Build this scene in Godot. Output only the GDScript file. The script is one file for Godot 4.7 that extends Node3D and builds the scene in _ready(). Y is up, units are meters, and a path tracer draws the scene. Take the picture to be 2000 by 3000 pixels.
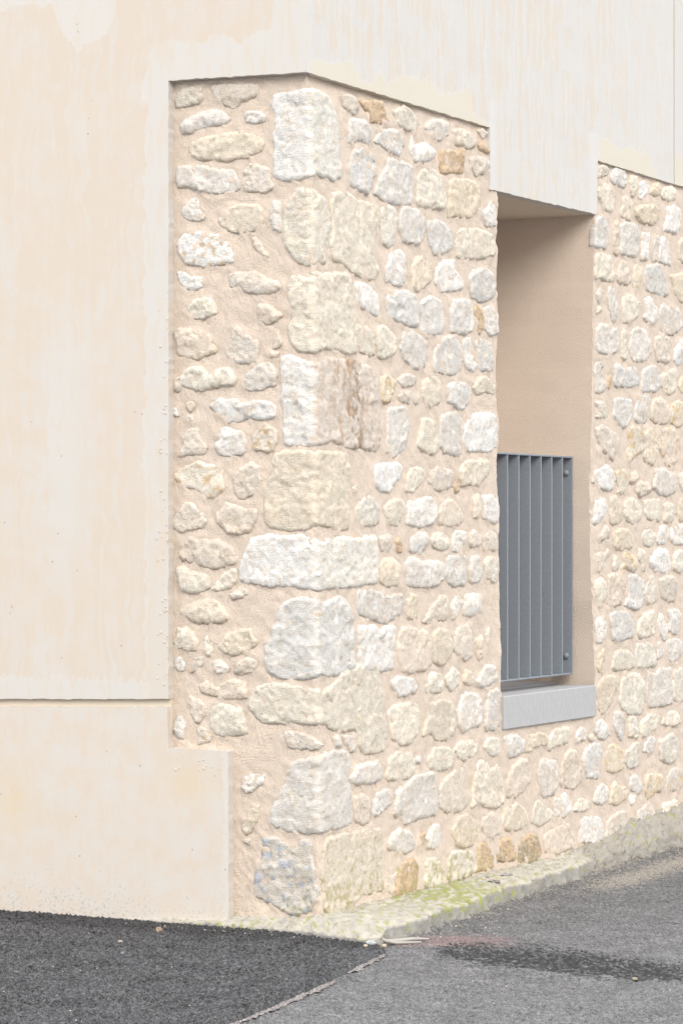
extends Node3D
# Corner of a stone house refaced with smooth concrete. Axes: x runs along the right wall, z points out of it,
# the left wall runs from the corner along -z and faces -x. The corner of the masonry stands at the origin.

const WALL_TOP := 3.599
const BATTER := 0.01432          # the old masonry leans out towards its foot
const WIN_A := 1.83              # window opening along the right wall
const WIN_B := 2.98
const WIN_LOW := 0.745
const WIN_HIGH := 3.33
const FOLD := 0.014
const RIM_A = [[0.74, 1.832], [1.13, 1.834], [1.37, 1.827], [1.62, 1.823], [1.75, 1.834], [1.86, 1.826], [2.04, 1.805], [2.09, 1.836], [2.18, 1.84], [2.39, 1.816], [2.5, 1.823], [2.64, 1.85], [2.75, 1.846], [2.91, 1.846], [3.14, 1.85], [3.28, 1.852]]
const RIM_B = [[0.74, 2.985], [0.92, 2.973], [1.0, 2.967], [1.18, 2.96], [1.33, 2.943], [1.54, 2.936], [1.68, 2.932], [1.96, 2.946], [2.15, 2.966], [2.31, 2.976], [2.51, 2.992], [2.83, 3.007], [3.07, 3.029], [3.27, 3.053], [3.33, 3.056]]
const WALL_END := 8.3

var n_low := FastNoiseLite.new()
var n_mid := FastNoiseLite.new()
var n_fine := FastNoiseLite.new()
var n_patch := FastNoiseLite.new()
var n_cell := FastNoiseLite.new()
var n_facet := FastNoiseLite.new()
var stone_mat: StandardMaterial3D
var mortar_mat: StandardMaterial3D
var counts := {}

func noise(n: FastNoiseLite, seed_value: int, freq: float, kind := FastNoiseLite.TYPE_SIMPLEX_SMOOTH, octaves := 3) -> FastNoiseLite:
	n.seed = seed_value
	n.frequency = freq
	n.noise_type = kind
	n.fractal_type = FastNoiseLite.FRACTAL_FBM if octaves > 1 else FastNoiseLite.FRACTAL_NONE
	n.fractal_octaves = octaves
	return n

func tag(o: Node, label: String, category: String, group := "", kind := "") -> void:
	if label != "": o.set_meta("label", label)
	if category != "": o.set_meta("category", category)
	if group != "": o.set_meta("group", group)
	if kind != "": o.set_meta("kind", kind)

func numbered(called: String) -> String:
	if not counts.has(called):
		counts[called] = 0
		return called
	counts[called] += 1
	return "%s_%03d" % [called, counts[called]]

func thing(called: String, label: String, category: String, at := Vector3.ZERO, group := "") -> Node3D:
	var o := Node3D.new()
	o.name = numbered(called)
	add_child(o)
	o.position = at
	tag(o, label, category, group)
	return o

func put(called: String, mesh: Mesh, m: Material, parent: Node = self) -> MeshInstance3D:
	var o := MeshInstance3D.new()
	o.name = numbered(called) if parent == self else called
	o.mesh = mesh
	if m: o.material_override = m
	o.cast_shadow = GeometryInstance3D.SHADOW_CASTING_SETTING_ON
	parent.add_child(o, true)
	return o

func lin(r: float, g: float, b: float) -> Color:
	return Color(r, g, b).linear_to_srgb()

# one indexed surface with smooth normals turned to the side that 'out' gives where the mesh is open
func surface(v: PackedVector3Array, idx: PackedInt32Array, col := PackedColorArray(), uv := PackedVector2Array(), flat := false) -> ArrayMesh:
	var nv := v
	var nc := col
	var nu := uv
	var ni := idx
	if flat:
		nv = PackedVector3Array(); nc = PackedColorArray(); nu = PackedVector2Array(); ni = PackedInt32Array()
		for k in idx.size():
			nv.append(v[idx[k]]); ni.append(k)
			if col.size() > 0: nc.append(col[idx[k]])
			if uv.size() > 0: nu.append(uv[idx[k]])
	var nn := PackedVector3Array()
	nn.resize(nv.size())
	for k in range(0, ni.size(), 3):
		var a := ni[k]
		var b := ni[k + 1]
		var c := ni[k + 2]
		var n := (nv[c] - nv[a]).cross(nv[b] - nv[a])   # clockwise front
		nn[a] += n
		nn[b] += n
		nn[c] += n
	for k in nn.size():
		nn[k] = nn[k].normalized() if nn[k].length_squared() > 0.0 else Vector3.UP
	var arr := []
	arr.resize(Mesh.ARRAY_MAX)
	arr[Mesh.ARRAY_VERTEX] = nv
	arr[Mesh.ARRAY_NORMAL] = nn
	arr[Mesh.ARRAY_INDEX] = ni
	if nc.size() > 0: arr[Mesh.ARRAY_COLOR] = nc
	if nu.size() > 0: arr[Mesh.ARRAY_TEX_UV] = nu
	var mesh := ArrayMesh.new()
	mesh.add_surface_from_arrays(Mesh.PRIMITIVE_TRIANGLES, arr)
	return mesh

# a box with chamfered edges (44 triangles)
func chamfer_box(size: Vector3, c: float, centre := Vector3.ZERO) -> ArrayMesh:
	var h := size * 0.5
	var v := PackedVector3Array()
	var idx := PackedInt32Array()
	var axes := [Vector3.RIGHT, Vector3.UP, Vector3.BACK]
	var corner := {}
	for sx in [-1, 1]:
		for sy in [-1, 1]:
			for sz in [-1, 1]:
				var s := Vector3(sx, sy, sz)
				for a in 3:
					var p := Vector3(sx * (h.x - c), sy * (h.y - c), sz * (h.z - c))
					p[a] = s[a] * h[a]
					corner[[sx, sy, sz, a]] = v.size()
					v.append(p + centre)
	var quad := func(a: int, b: int, cc: int, d: int):
		for t in [[a, b, cc], [a, cc, d]]:
			var n: Vector3 = (v[t[2]] - v[t[0]]).cross(v[t[1]] - v[t[0]])
			var mid: Vector3 = (v[t[0]] + v[t[1]] + v[t[2]]) / 3.0 - centre
			if n.dot(mid) < 0.0: idx.append_array([t[0], t[2], t[1]])
			else: idx.append_array([t[0], t[1], t[2]])
	for a in 3:
		var b := (a + 1) % 3
		var d := (a + 2) % 3
		for s in [-1, 1]:
			var k := []
			for q in [[-1, -1], [1, -1], [1, 1], [-1, 1]]:
				var key := [0, 0, 0, a]
				key[a] = s
				key[b] = q[0]
				key[d] = q[1]
				k.append(corner[key])
			quad.call(k[0], k[1], k[2], k[3])
		for sb in [-1, 1]:
			for sd in [-1, 1]:
				var k := []
				for q in [[-1, b], [1, b], [1, d], [-1, d]]:
					var key := [0, 0, 0, q[1]]
					key[a] = q[0]
					key[b] = sb
					key[d] = sd
					k.append(corner[key])
				quad.call(k[0], k[1], k[2], k[3])
	for sx in [-1, 1]:
		for sy in [-1, 1]:
			for sz in [-1, 1]:
				var a: int = corner[[sx, sy, sz, 0]]
				var b: int = corner[[sx, sy, sz, 1]]
				var d: int = corner[[sx, sy, sz, 2]]
				var n := (v[d] - v[a]).cross(v[b] - v[a])
				if n.dot(v[a] - centre) < 0.0: idx.append_array([a, d, b])
				else: idx.append_array([a, b, d])
	return surface(v, idx, PackedColorArray(), PackedVector2Array(), true)

# the face of the masonry unrolled: u < 0 on the left wall, u > 0 on the right wall, v up, h out of the face
func wall_point(u: float, v: float, h: float) -> Vector3:
	var b := BATTER * (WALL_TOP - v)
	var a := FOLD * PI * 0.25
	if u >= a: return Vector3(FOLD + u - a, v, h + b)
	if u <= -a: return Vector3(-h, v, -FOLD + u + a + b)
	var t := u / a * PI * 0.25 + PI * 0.25
	return Vector3(FOLD - cos(t) * (FOLD + h), v, -FOLD + sin(t) * (FOLD + h) + b)

func texture_of(n: FastNoiseLite, size: int, low: float, high: float, normalise := true) -> ImageTexture:
	var im := n.get_seamless_image(size, size, false, false, 0.12, normalise)
	var data := im.get_data()
	for k in data.size():
		data[k] = int(clampf(low + (high - low) * data[k] / 255.0, 0.0, 1.0) * 255.0)
	im = Image.create_from_data(size, size, false, Image.FORMAT_L8, data)
	im.generate_mipmaps()
	return ImageTexture.create_from_image(im)

func make_material(rough: float) -> StandardMaterial3D:
	var m := StandardMaterial3D.new()
	m.roughness = rough
	m.metallic_specular = 0.3
	return m
const STONES = [
	
	[6,1,18,2245,-144,2368,-143,2254,-138,2117,-133,2046,-61,2043,6,2044,6,2044,29,2047,160,2069,229,2048,298,2036,389,2047,543,2030,596,2062,596,2276,592,2294,557,2359,486,2407,354,2417,204,2421,97,2419,18,2383,6,2387,-14,2392,-92,2421,-144,2418],
	[1,1,305,937,-322,961,-312,934,-281,898,-249,876,-176,878,-103,887,-31,881,6,881,45,876,123,853,216,843,336,840,354,779,394,734,486,728,590,735,623,790,614,852,595,919,576,1005,538,1111,415,1128,173,1084,137,1040,69,1025,6,1022,-8,1020,-101,1044,-231,1046,-284,1031,-311,980],
	[0,1,42,1544,-345,1572,-356,1531,-357,1480,-315,1466,-225,1458,-147,1459,-69,1450,6,1446,32,1444,178,1446,327,1450,480,1461,558,1460,556,1578,548,1666,435,1663,333,1652,283,1664,144,1664,86,1655,27,1637,6,1648,1,1651,-51,1673,-139,1662,-201,1673,-301,1659,-318,1618],
	[2,1,-135,1111,-159,1377,-185,1331,-180,1308,-202,1285,-208,1239,-239,1211,-246,1147,-220,1088,-158,1071,-101,1068,-39,1069,6,1086,-7,1088,70,1076,207,1079,328,1092,321,1208,318,1278,299,1348,266,1395,197,1411,30,1382,6,1399,2,1401,-59,1414,-101,1405],
	[3,1,32,1715,-197,1985,-187,1943,-209,1907,-228,1848,-236,1793,-232,1733,-206,1701,-154,1697,-92,1692,-30,1697,6,1712,-9,1715,107,1706,184,1687,289,1701,287,1794,304,1887,302,1980,283,2023,66,2020,6,2021,-35,2024,-123,2025,-186,2007],
	[0,1,-14,3180,-160,3447,-156,3383,-172,3352,-165,3311,-168,3242,-169,3178,-144,3158,-71,3154,6,3168,1,3171,68,3177,185,3175,255,3192,261,3239,243,3302,255,3368,232,3444,175,3506,136,3528,30,3537,6,3533,-14,3535,-91,3525,-162,3521,-178,3481],
	[2,1,5,430,-132,688,-148,628,-191,572,-223,511,-229,465,-209,443,-120,429,-37,424,6,430,5,430,150,435,280,446,291,487,283,557,245,638,267,697,258,748,218,758,120,767,32,754,8,748,6,748,-54,737,-126,716],
	[1,1,340,2633,-104,2645,-84,2580,-111,2545,-101,2481,-71,2439,6,2434,7,2434,88,2456,205,2458,304,2442,380,2453,387,2510,379,2593,356,2685,348,2759,294,2787,116,2773,-10,2768,6,2761,-9,2741,-76,2758,-97,2745,-108,2713],
	[3,12,367,281,36,364,16,330,4,241,30,156,39,101,106,65,224,61,305,97,377,140,407,128,572,123,570,227,568,346,548,399,415,407,213,407,56,403],
	[7,0,-123,194,-265,350,-271,290,-303,261,-310,151,-279,144,-226,124,-159,91,-97,77,-50,103,-3,160,-12,218,-16,286,-36,339,-35,403,-77,396,-109,354,-150,370,-207,408,-264,396],
	[1,0,311,2955,163,3062,171,2994,154,2900,181,2834,280,2823,360,2795,492,2777,554,2782,607,2827,552,2888,558,2950,602,3006,625,3094,553,3111,429,3112,289,3135,169,3118],
	[1,1,8,2959,-98,3073,-119,3020,-128,2961,-124,2892,-101,2855,-60,2816,-24,2796,6,2803,20,2811,107,2814,128,2861,145,2945,137,3014,115,3089,18,3111,6,3112,-56,3126],
	[3,0,-323,3321,-571,3294,-539,3269,-427,3258,-278,3265,-236,3288,-214,3323,-251,3366,-319,3380,-479,3367,-565,3350,-582,3318],
	[0,0,554,1158,366,1207,364,1137,383,1087,689,1077,708,1195,711,1269,616,1274,563,1247,522,1279,358,1277],
	[0,2,-524,2886,-637,2869,-605,2831,-530,2814,-444,2819,-369,2830,-379,2881,-432,2939,-506,2958,-603,2961,-647,2926],[2,0,892,501,762,469,771,394,989,406,1124,414,1127,541,1084,604,874,600,771,565],
	[2,0,-564,3202,-638,3154,-584,3156,-525,3134,-445,3120,-354,3124,-325,3146,-338,3174,-374,3213,-481,3233,-561,3247,-637,3242,-648,3206],
	[2,0,779,3229,575,3156,658,3131,828,3132,926,3144,949,3180,962,3245,953,3322,812,3325,705,3327,694,3288,629,3243,586,3186],
	[4,0,838,1162,738,1122,779,1063,888,1058,1009,1063,1076,1084,1079,1182,1014,1248,785,1269,729,1180],
	[4,0,-518,1596,-645,1561,-569,1552,-516,1530,-436,1532,-382,1549,-366,1576,-387,1609,-424,1632,-455,1650,-514,1645,-595,1664,-633,1636,-652,1589],
	[1,0,1543,482,1482,408,1542,428,1661,390,1758,385,1839,403,1847,454,1812,534,1774,588,1690,569,1655,607,1571,623,1510,567,1476,414],
	[1,2,-539,1923,-667,1911,-629,1878,-565,1868,-533,1840,-501,1826,-458,1844,-431,1863,-435,1950,-499,1974,-552,1984,-655,1948,-683,1920],
	[2,0,617,1342,360,1338,533,1300,616,1284,690,1296,776,1327,821,1374,790,1413,651,1401,516,1432,362,1431,346,1398],
	[0,0,1677,2153,1433,2094,1485,2060,1580,2062,1737,2061,1799,2088,1814,2181,1779,2244,1585,2240,1489,2201,1440,2154],[3,0,1399,3226,1307,3128,1412,3138,1553,3146,1657,3212,1654,3304,1570,3320,1359,3313,1311,3278],
	[0,0,-319,2200,-474,2200,-432,2172,-406,2148,-337,2156,-289,2167,-257,2157,-194,2161,-173,2172,-170,2217,-209,2229,-277,2240,-320,2225,-378,2244,-452,2246,-495,2224],
	[1,0,815,838,645,836,675,781,770,742,846,746,923,785,942,866,916,921,819,931,679,919,636,893],[1,0,1626,3031,1394,2945,1643,2961,1815,2991,1828,3033,1769,3095,1624,3102,1421,3078,1385,3014],
	[1,0,-619,2300,-669,2293,-651,2283,-623,2306,-586,2296,-543,2281,-478,2298,-387,2305,-363,2332,-397,2375,-440,2380,-493,2354,-541,2388,-595,2384,-639,2344,-674,2340],
	[3,0,1109,867,1000,761,1056,786,1122,743,1235,736,1299,761,1326,859,1275,907,1184,926,1049,914,1025,847,967,777],[4,0,1321,499,1169,425,1271,401,1387,406,1447,431,1420,509,1405,595,1312,597,1231,573,1133,531,1136,443],
	[1,0,-445,886,-510,849,-483,818,-409,820,-356,827,-332,841,-339,859,-344,905,-364,941,-460,957,-498,942,-514,909],
	[3,0,-330,3008,-426,2981,-389,2960,-336,2946,-246,2962,-219,2993,-234,3058,-334,3068,-398,3053,-441,3004],
	[2,0,978,1491,824,1485,834,1444,986,1438,1109,1434,1189,1460,1218,1499,1191,1548,1113,1559,990,1546,946,1570,881,1576,809,1533],
	[1,0,1152,3236,986,3145,1070,3144,1250,3152,1280,3190,1265,3253,1232,3299,1165,3326,1041,3312,996,3273],
	[4,0,-576,2488,-664,2503,-653,2488,-643,2437,-562,2423,-503,2437,-460,2455,-481,2488,-502,2530,-571,2551,-647,2553,-666,2531],[2,0,760,2139,666,2140,653,2035,721,2010,807,2038,830,2068,876,2166,867,2240,658,2225],
	[2,0,876,2681,685,2623,900,2603,976,2603,985,2701,958,2738,882,2757,774,2749,678,2718],[2,0,3790,837,3692,751,3814,748,4025,751,4019,843,4032,948,3860,952,3783,927,3662,947,3663,860,3656,795],
	[4,0,-388,1728,-460,1720,-407,1676,-354,1676,-306,1687,-279,1738,-273,1779,-342,1779,-379,1798,-416,1816,-437,1784,-472,1761],
	[2,0,1328,2500,1138,2406,1217,2410,1354,2402,1431,2436,1417,2555,1337,2586,1233,2570,1163,2521,1127,2430],[2,0,467,3244,341,3211,360,3166,502,3144,523,3155,566,3226,578,3280,548,3324,477,3343,384,3319,332,3247],
	[2,0,1328,2134,1190,2077,1229,2044,1378,2032,1419,2043,1430,2194,1373,2232,1280,2231,1211,2211,1192,2147],
	[1,0,3434,836,3327,765,3407,729,3552,725,3608,742,3630,827,3623,903,3560,937,3423,943,3333,924,3304,867,3284,801],
	[4,0,-335,2457,-390,2485,-418,2426,-354,2396,-275,2394,-259,2408,-255,2485,-295,2505,-347,2553,-373,2549],
	[4,0,-328,2742,-387,2724,-339,2718,-318,2699,-260,2683,-182,2693,-134,2705,-139,2733,-202,2745,-259,2779,-365,2783,-397,2762],
	[3,0,-526,1348,-605,1311,-557,1293,-508,1298,-439,1299,-410,1314,-433,1355,-470,1387,-528,1400,-599,1376,-661,1343],
	[2,0,949,2493,830,2454,938,2411,1026,2420,1049,2431,1073,2501,1091,2532,1019,2557,910,2587,833,2565,799,2500],
	[4,0,-380,3534,-460,3542,-434,3512,-386,3486,-360,3479,-317,3504,-248,3522,-240,3545,-242,3572,-460,3583,-468,3570],[2,0,897,3051,809,3016,845,2971,976,2966,1043,2994,1062,3079,1013,3123,882,3134,827,3109,805,3064],
	[1,4,1283,157,1245,88,1384,93,1502,101,1534,158,1517,205,1388,222,1249,226,1214,180,1217,111],[2,0,1123,2661,1022,2645,1009,2581,1097,2571,1210,2578,1240,2610,1243,2699,1204,2741,1114,2749,1013,2718],
	[2,0,1457,2682,1316,2654,1314,2592,1537,2605,1575,2686,1553,2746,1459,2764,1342,2746,1306,2703],[0,0,972,1767,841,1716,972,1702,1095,1717,1141,1746,1142,1800,1087,1844,888,1823,849,1798],
	[2,0,1661,2840,1531,2820,1554,2776,1661,2761,1747,2775,1828,2816,1812,2892,1727,2927,1606,2912,1509,2864],
	[4,0,-314,1901,-383,1876,-373,1844,-336,1821,-299,1839,-262,1862,-251,1903,-255,1958,-302,1979,-350,1954,-380,1918],[0,0,1447,861,1353,793,1398,760,1481,780,1576,780,1597,859,1581,926,1439,943,1392,931,1348,843],
	[1,0,737,658,628,599,713,598,820,594,885,609,893,666,866,702,738,720,642,708,608,615],[2,0,-498,3439,-608,3389,-559,3389,-489,3403,-398,3417,-382,3435,-429,3475,-504,3475,-607,3441,-629,3419],
	[2,0,1194,3024,1110,2985,1164,2938,1244,2952,1337,2975,1355,2997,1328,3069,1271,3089,1192,3106,1084,3076],[3,0,-399,1208,-446,1175,-398,1160,-324,1186,-281,1215,-307,1278,-360,1268,-424,1249,-467,1207],
	[2,0,-236,2344,-314,2283,-240,2279,-213,2296,-182,2300,-168,2359,-207,2392,-249,2394,-307,2358,-332,2318],[0,0,-375,2062,-455,2020,-402,2003,-328,2018,-319,2069,-337,2106,-390,2120,-438,2126,-449,2071,-479,2048],
	[4,8,2583,167,2441,99,2637,106,2672,167,2608,232,2381,220,2285,191,2314,125],[3,4,1393,305,1302,255,1382,227,1476,233,1543,277,1539,333,1434,382,1328,381,1269,322],
	[3,0,1490,1959,1421,1893,1492,1904,1598,1893,1635,1921,1721,1963,1723,2020,1578,2022,1448,2009,1382,1962],[5,4,825,157,747,85,833,80,898,97,912,173,902,212,859,241,729,220,683,92],
	[4,0,-259,3175,-320,3145,-302,3119,-259,3119,-207,3116,-175,3133,-188,3161,-190,3207,-242,3228,-284,3235,-311,3205],[4,0,2042,516,1893,420,1983,419,2075,443,2154,493,2126,584,2034,596,1942,566,1880,496,1871,441],
	[0,0,1269,2853,1161,2812,1239,2778,1343,2791,1454,2809,1450,2854,1369,2888,1365,2932,1243,2922,1174,2872],[4,0,2645,499,2533,426,2646,397,2772,433,2758,493,2719,588,2620,601,2520,543,2509,441],
	[4,0,-603,1748,-654,1687,-556,1697,-524,1724,-539,1766,-576,1799,-625,1808,-658,1766,-691,1715],[2,0,2340,481,2291,391,2419,390,2468,431,2472,553,2298,578,2242,563,2239,468],
	[1,0,-599,1468,-660,1468,-646,1436,-603,1422,-550,1427,-506,1446,-500,1497,-581,1511,-645,1538,-670,1524],[4,0,-481,1002,-545,1002,-481,989,-406,978,-330,984,-334,1039,-373,1061,-437,1050,-480,1017,-523,1053,-566,1024],
	[0,0,650,1921,539,1886,601,1860,685,1861,728,1898,794,1937,806,1971,763,1989,562,1976,525,1947],[2,0,3264,1194,3259,1116,3503,1132,3488,1235,3408,1268,3238,1272,3167,1257,3183,1199,3198,1128],
	[4,2,4032,2143,3930,2101,3976,2043,4073,2037,4172,2089,4186,2186,4158,2239,4013,2248,3906,2231,3893,2143],
	[2,0,3132,2676,3057,2595,3144,2603,3240,2602,3339,2628,3354,2676,3351,2730,3219,2746,3114,2749,3044,2728,3028,2657],[0,0,792,2848,659,2812,679,2780,818,2771,840,2782,879,2844,865,2905,822,2931,725,2913,671,2851],
	[3,0,1178,1163,1090,1167,1099,1098,1189,1075,1282,1126,1295,1185,1251,1241,1137,1249,1080,1216],[2,0,475,650,289,609,390,601,503,604,565,604,567,661,537,696,464,696,322,688,270,636],
	[1,0,1087,2115,1037,2039,1115,2031,1172,2057,1164,2170,1120,2198,1008,2190,996,2140,950,2071],[2,0,3556,3222,3546,3135,3592,3125,3640,3184,3648,3271,3598,3312,3452,3305,3380,3284,3387,3227,3365,3130],
	[2,0,3618,2674,3501,2616,3545,2579,3702,2592,3778,2621,3799,2674,3773,2721,3727,2753,3607,2763,3523,2734,3484,2663],[2,0,1357,1504,1235,1499,1257,1449,1325,1435,1448,1436,1458,1574,1232,1573],
	[2,0,3917,3042,3763,2968,3847,2964,3952,2954,4039,2961,4051,3025,4004,3078,3939,3126,3730,3102,3699,3009],
	[2,0,4093,2830,3964,2765,4099,2752,4178,2771,4259,2808,4261,2865,4203,2911,4056,2912,3970,2920,3909,2842,3907,2782],[3,0,1015,2850,926,2779,970,2758,1014,2771,1104,2808,1139,2845,1135,2899,1052,2928,985,2920,924,2871],
	[0,8,2875,184,2939,109,3060,118,3029,221,2876,254,2740,226,2737,129],[3,0,3072,861,3012,785,3028,748,3089,761,3169,797,3197,842,3259,873,3296,902,3218,949,3113,947,3042,927,2990,893,2992,839],
	[1,0,699,3024,623,3013,642,2953,694,2931,759,2954,776,3003,774,3104,700,3121,625,3089],[2,0,2876,521,2797,485,2838,446,2956,427,3000,437,3003,519,3056,562,3031,601,2929,614,2818,592,2782,535],
	[1,0,483,1772,351,1734,411,1711,513,1711,576,1725,568,1796,496,1836,414,1828,352,1776],[3,0,1975,323,1814,285,1903,261,2024,260,2117,289,2088,348,1982,388,1846,369,1800,305],
	[4,0,1428,1177,1311,1149,1351,1113,1443,1089,1503,1112,1511,1192,1484,1264,1366,1252,1318,1194],[2,0,1726,834,1630,776,1660,752,1794,756,1809,848,1785,947,1677,937,1638,827],
	[2,0,3953,1954,3903,1883,4018,1877,4116,1903,4167,1947,4149,1996,3956,2028,3832,2019,3831,1980,3791,1920],[4,0,1295,1772,1174,1717,1253,1707,1369,1712,1440,1748,1383,1802,1303,1837,1211,1821,1164,1771],
	[0,0,488,2696,387,2678,427,2657,498,2634,586,2626,608,2665,593,2712,501,2752,384,2757],[4,2,-228,2076,-288,2054,-270,2031,-223,2019,-186,2030,-175,2067,-169,2108,-221,2140,-263,2118,-290,2087],
	[1,0,654,2516,567,2511,596,2446,702,2447,756,2484,758,2546,663,2588,569,2573],[4,0,-565,2060,-621,2054,-654,2022,-644,2006,-595,2017,-563,2007,-525,2016,-511,2044,-540,2090,-556,2128,-599,2119,-635,2083],
	[5,16,2154,157,2033,90,2172,88,2243,113,2230,203,2161,228,2007,205,1988,107],[5,0,1427,3392,1244,3320,1359,3335,1471,3345,1478,3396,1498,3459,1421,3440,1328,3439,1258,3421,1223,3382],
	[4,0,3225,1382,3160,1294,3221,1296,3346,1306,3367,1408,3351,1452,3254,1471,3148,1462,3142,1422,3134,1325],[2,0,1419,2312,1294,2319,1282,2279,1362,2257,1431,2244,1515,2293,1535,2344,1459,2376,1365,2377,1272,2348],
	[2,0,3556,1362,3480,1274,3572,1277,3628,1303,3649,1372,3633,1428,3496,1464,3432,1455,3429,1356,3373,1302],
	[4,0,3204,2142,3050,2147,3083,2108,3126,2089,3187,2074,3248,2055,3294,2113,3331,2159,3297,2188,3192,2219,3096,2232,3026,2210,3029,2180],
	[1,0,-509,2637,-597,2626,-576,2593,-501,2595,-455,2612,-462,2649,-483,2682,-569,2676,-597,2654],[2,0,729,328,682,284,789,266,870,277,877,320,835,357,728,382,664,364,604,317],
	[2,0,3393,2487,3323,2437,3485,2441,3633,2464,3626,2519,3562,2551,3398,2536,3318,2559,3274,2546,3270,2448],[3,0,673,1509,579,1469,631,1447,748,1447,766,1543,709,1572,624,1568,571,1545],
	[2,0,792,3412,664,3375,759,3353,813,3347,863,3404,859,3442,794,3458,645,3440,565,3382],[3,0,1104,2312,1012,2307,1044,2254,1110,2242,1213,2281,1215,2340,1171,2388,1081,2378,1024,2356],
	[1,0,1194,659,1040,621,1118,608,1232,607,1296,643,1297,687,1200,711,1099,710,1030,661],[4,0,392,491,297,505,315,457,385,422,463,443,470,527,389,562,298,560],
	[1,4,1076,148,986,97,1075,82,1160,92,1167,141,1124,209,1012,220,983,184,976,108],[1,0,4165,850,4103,757,4261,760,4267,920,4169,943,4061,929,4039,863,4046,778],
	[1,0,3125,3047,3165,2978,3293,2978,3283,3062,3267,3108,3118,3115,3048,3096,3031,2981],[4,0,1178,1926,1122,1874,1201,1870,1293,1886,1340,1922,1318,1961,1170,1983,1102,1952,1067,1913],
	[2,0,436,3419,335,3350,437,3376,508,3361,540,3389,551,3433,500,3464,439,3461,358,3455,331,3405],[2,0,3394,2305,3334,2244,3396,2222,3451,2244,3498,2280,3527,2319,3510,2376,3375,2385,3276,2374,3275,2330,3247,2285],
	[1,0,3971,505,3851,460,3965,430,4062,441,4113,501,4096,552,4039,598,3913,574,3836,569,3834,499],[3,0,3781,2144,3656,2088,3702,2051,3814,2039,3873,2114,3881,2205,3821,2239,3745,2233,3670,2199,3682,2144],
	[4,0,-110,813,-131,780,-1,780,14,789,-1,816,-73,845,-145,847,-156,829],[2,0,1678,2511,1605,2510,1615,2437,1773,2443,1775,2504,1753,2575,1632,2588,1595,2561],
	[1,0,496,2507,398,2520,411,2469,493,2445,555,2453,558,2553,486,2572,394,2571],[1,0,3621,1029,3607,961,3794,965,3804,993,3769,1060,3714,1097,3547,1096,3522,1032,3534,976],
	[1,0,886,3528,795,3482,903,3476,991,3477,1025,3521,949,3565,884,3581,776,3547],[4,0,1197,1340,1048,1271,1127,1279,1246,1285,1255,1374,1198,1400,1073,1344,1004,1282],
	[1,0,-559,3548,-641,3508,-606,3503,-530,3514,-511,3532,-513,3580,-562,3586,-627,3568,-649,3537],[3,2,3561,2165,3436,2062,3453,2042,3564,2089,3648,2112,3666,2220,3606,2232,3506,2242,3459,2207,3466,2145,3427,2083],
	[4,0,3934,2334,3879,2258,4023,2270,4064,2328,4027,2376,3941,2408,3817,2389,3777,2338,3776,2286],[0,0,1477,1348,1426,1296,1580,1297,1629,1311,1637,1392,1524,1399,1441,1401,1409,1316],
	[1,0,-617,1223,-666,1189,-618,1176,-574,1186,-569,1219,-579,1256,-627,1278,-671,1268,-666,1236,-688,1207],[2,0,3798,2501,3743,2428,3885,2434,3916,2491,3898,2536,3852,2572,3767,2571,3672,2532,3641,2430],
	[2,0,3648,167,3652,89,3784,105,3768,190,3657,241,3527,217,3497,145],[5,4,1603,170,1514,109,1610,104,1707,109,1709,171,1626,235,1530,239,1528,148],
	[1,0,3483,2855,3407,2782,3479,2776,3571,2806,3628,2844,3653,2891,3566,2926,3466,2929,3402,2897,3390,2801],[1,0,3723,1193,3603,1118,3734,1131,3800,1146,3817,1215,3795,1265,3626,1245,3551,1206,3540,1148],
	[5,0,582,3523,482,3523,522,3505,552,3466,688,3474,721,3492,679,3515,670,3567,576,3564,456,3543],[0,0,3875,1530,3757,1499,3812,1471,4013,1464,4048,1492,4035,1542,3979,1588,3864,1592,3778,1575,3739,1530],
	[1,0,3299,1019,3219,969,3451,963,3506,977,3499,1032,3418,1063,3293,1071,3204,1044,3179,981],[3,0,3838,3381,3664,3325,3851,3329,3929,3368,3950,3419,3883,3437,3704,3422,3592,3394,3586,3355],
	[2,0,3134,3223,3188,3140,3216,3174,3220,3286,3142,3312,3063,3288,3048,3216,3032,3138],[3,2,3198,513,3122,458,3191,439,3298,448,3317,487,3319,534,3249,586,3135,587,3099,546,3106,502],
	[4,0,3974,2667,3882,2598,3987,2593,4045,2603,4096,2677,4098,2734,3934,2742,3867,2727,3846,2663],[1,0,730,1768,640,1754,691,1711,755,1711,799,1759,828,1808,791,1831,684,1821,630,1792],
	[4,0,1698,302,1621,269,1692,242,1791,259,1805,324,1757,359,1599,363,1592,328],[4,0,4005,1376,3997,1302,4095,1311,4128,1409,4080,1449,3954,1447,3867,1428,3893,1333],
	[0,0,749,1005,692,995,734,960,787,962,885,967,930,998,876,1035,736,1051,672,1030],[1,0,4004,161,4013,91,4102,132,4096,232,3864,223,3841,121],
	[1,0,2468,675,2378,611,2459,631,2621,633,2664,676,2624,717,2461,714,2364,682,2362,625],[0,0,3148,1964,3050,1914,3119,1901,3233,1903,3253,1957,3219,2007,3150,2029,3010,1993,2974,1939],
	[2,0,1200,3511,1135,3475,1203,3464,1318,3498,1348,3551,1286,3568,1160,3553,1080,3508],[1,0,3486,1796,3442,1735,3542,1721,3617,1752,3641,1801,3592,1842,3483,1865,3392,1837,3376,1775],
	[4,0,1704,307,1623,260,1709,246,1776,270,1786,337,1728,366,1611,364,1581,318],[3,0,4255,3021,4129,3031,4147,2979,4244,2940,4344,2961,4349,3084,4299,3105,4151,3086,4082,3074],
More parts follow.
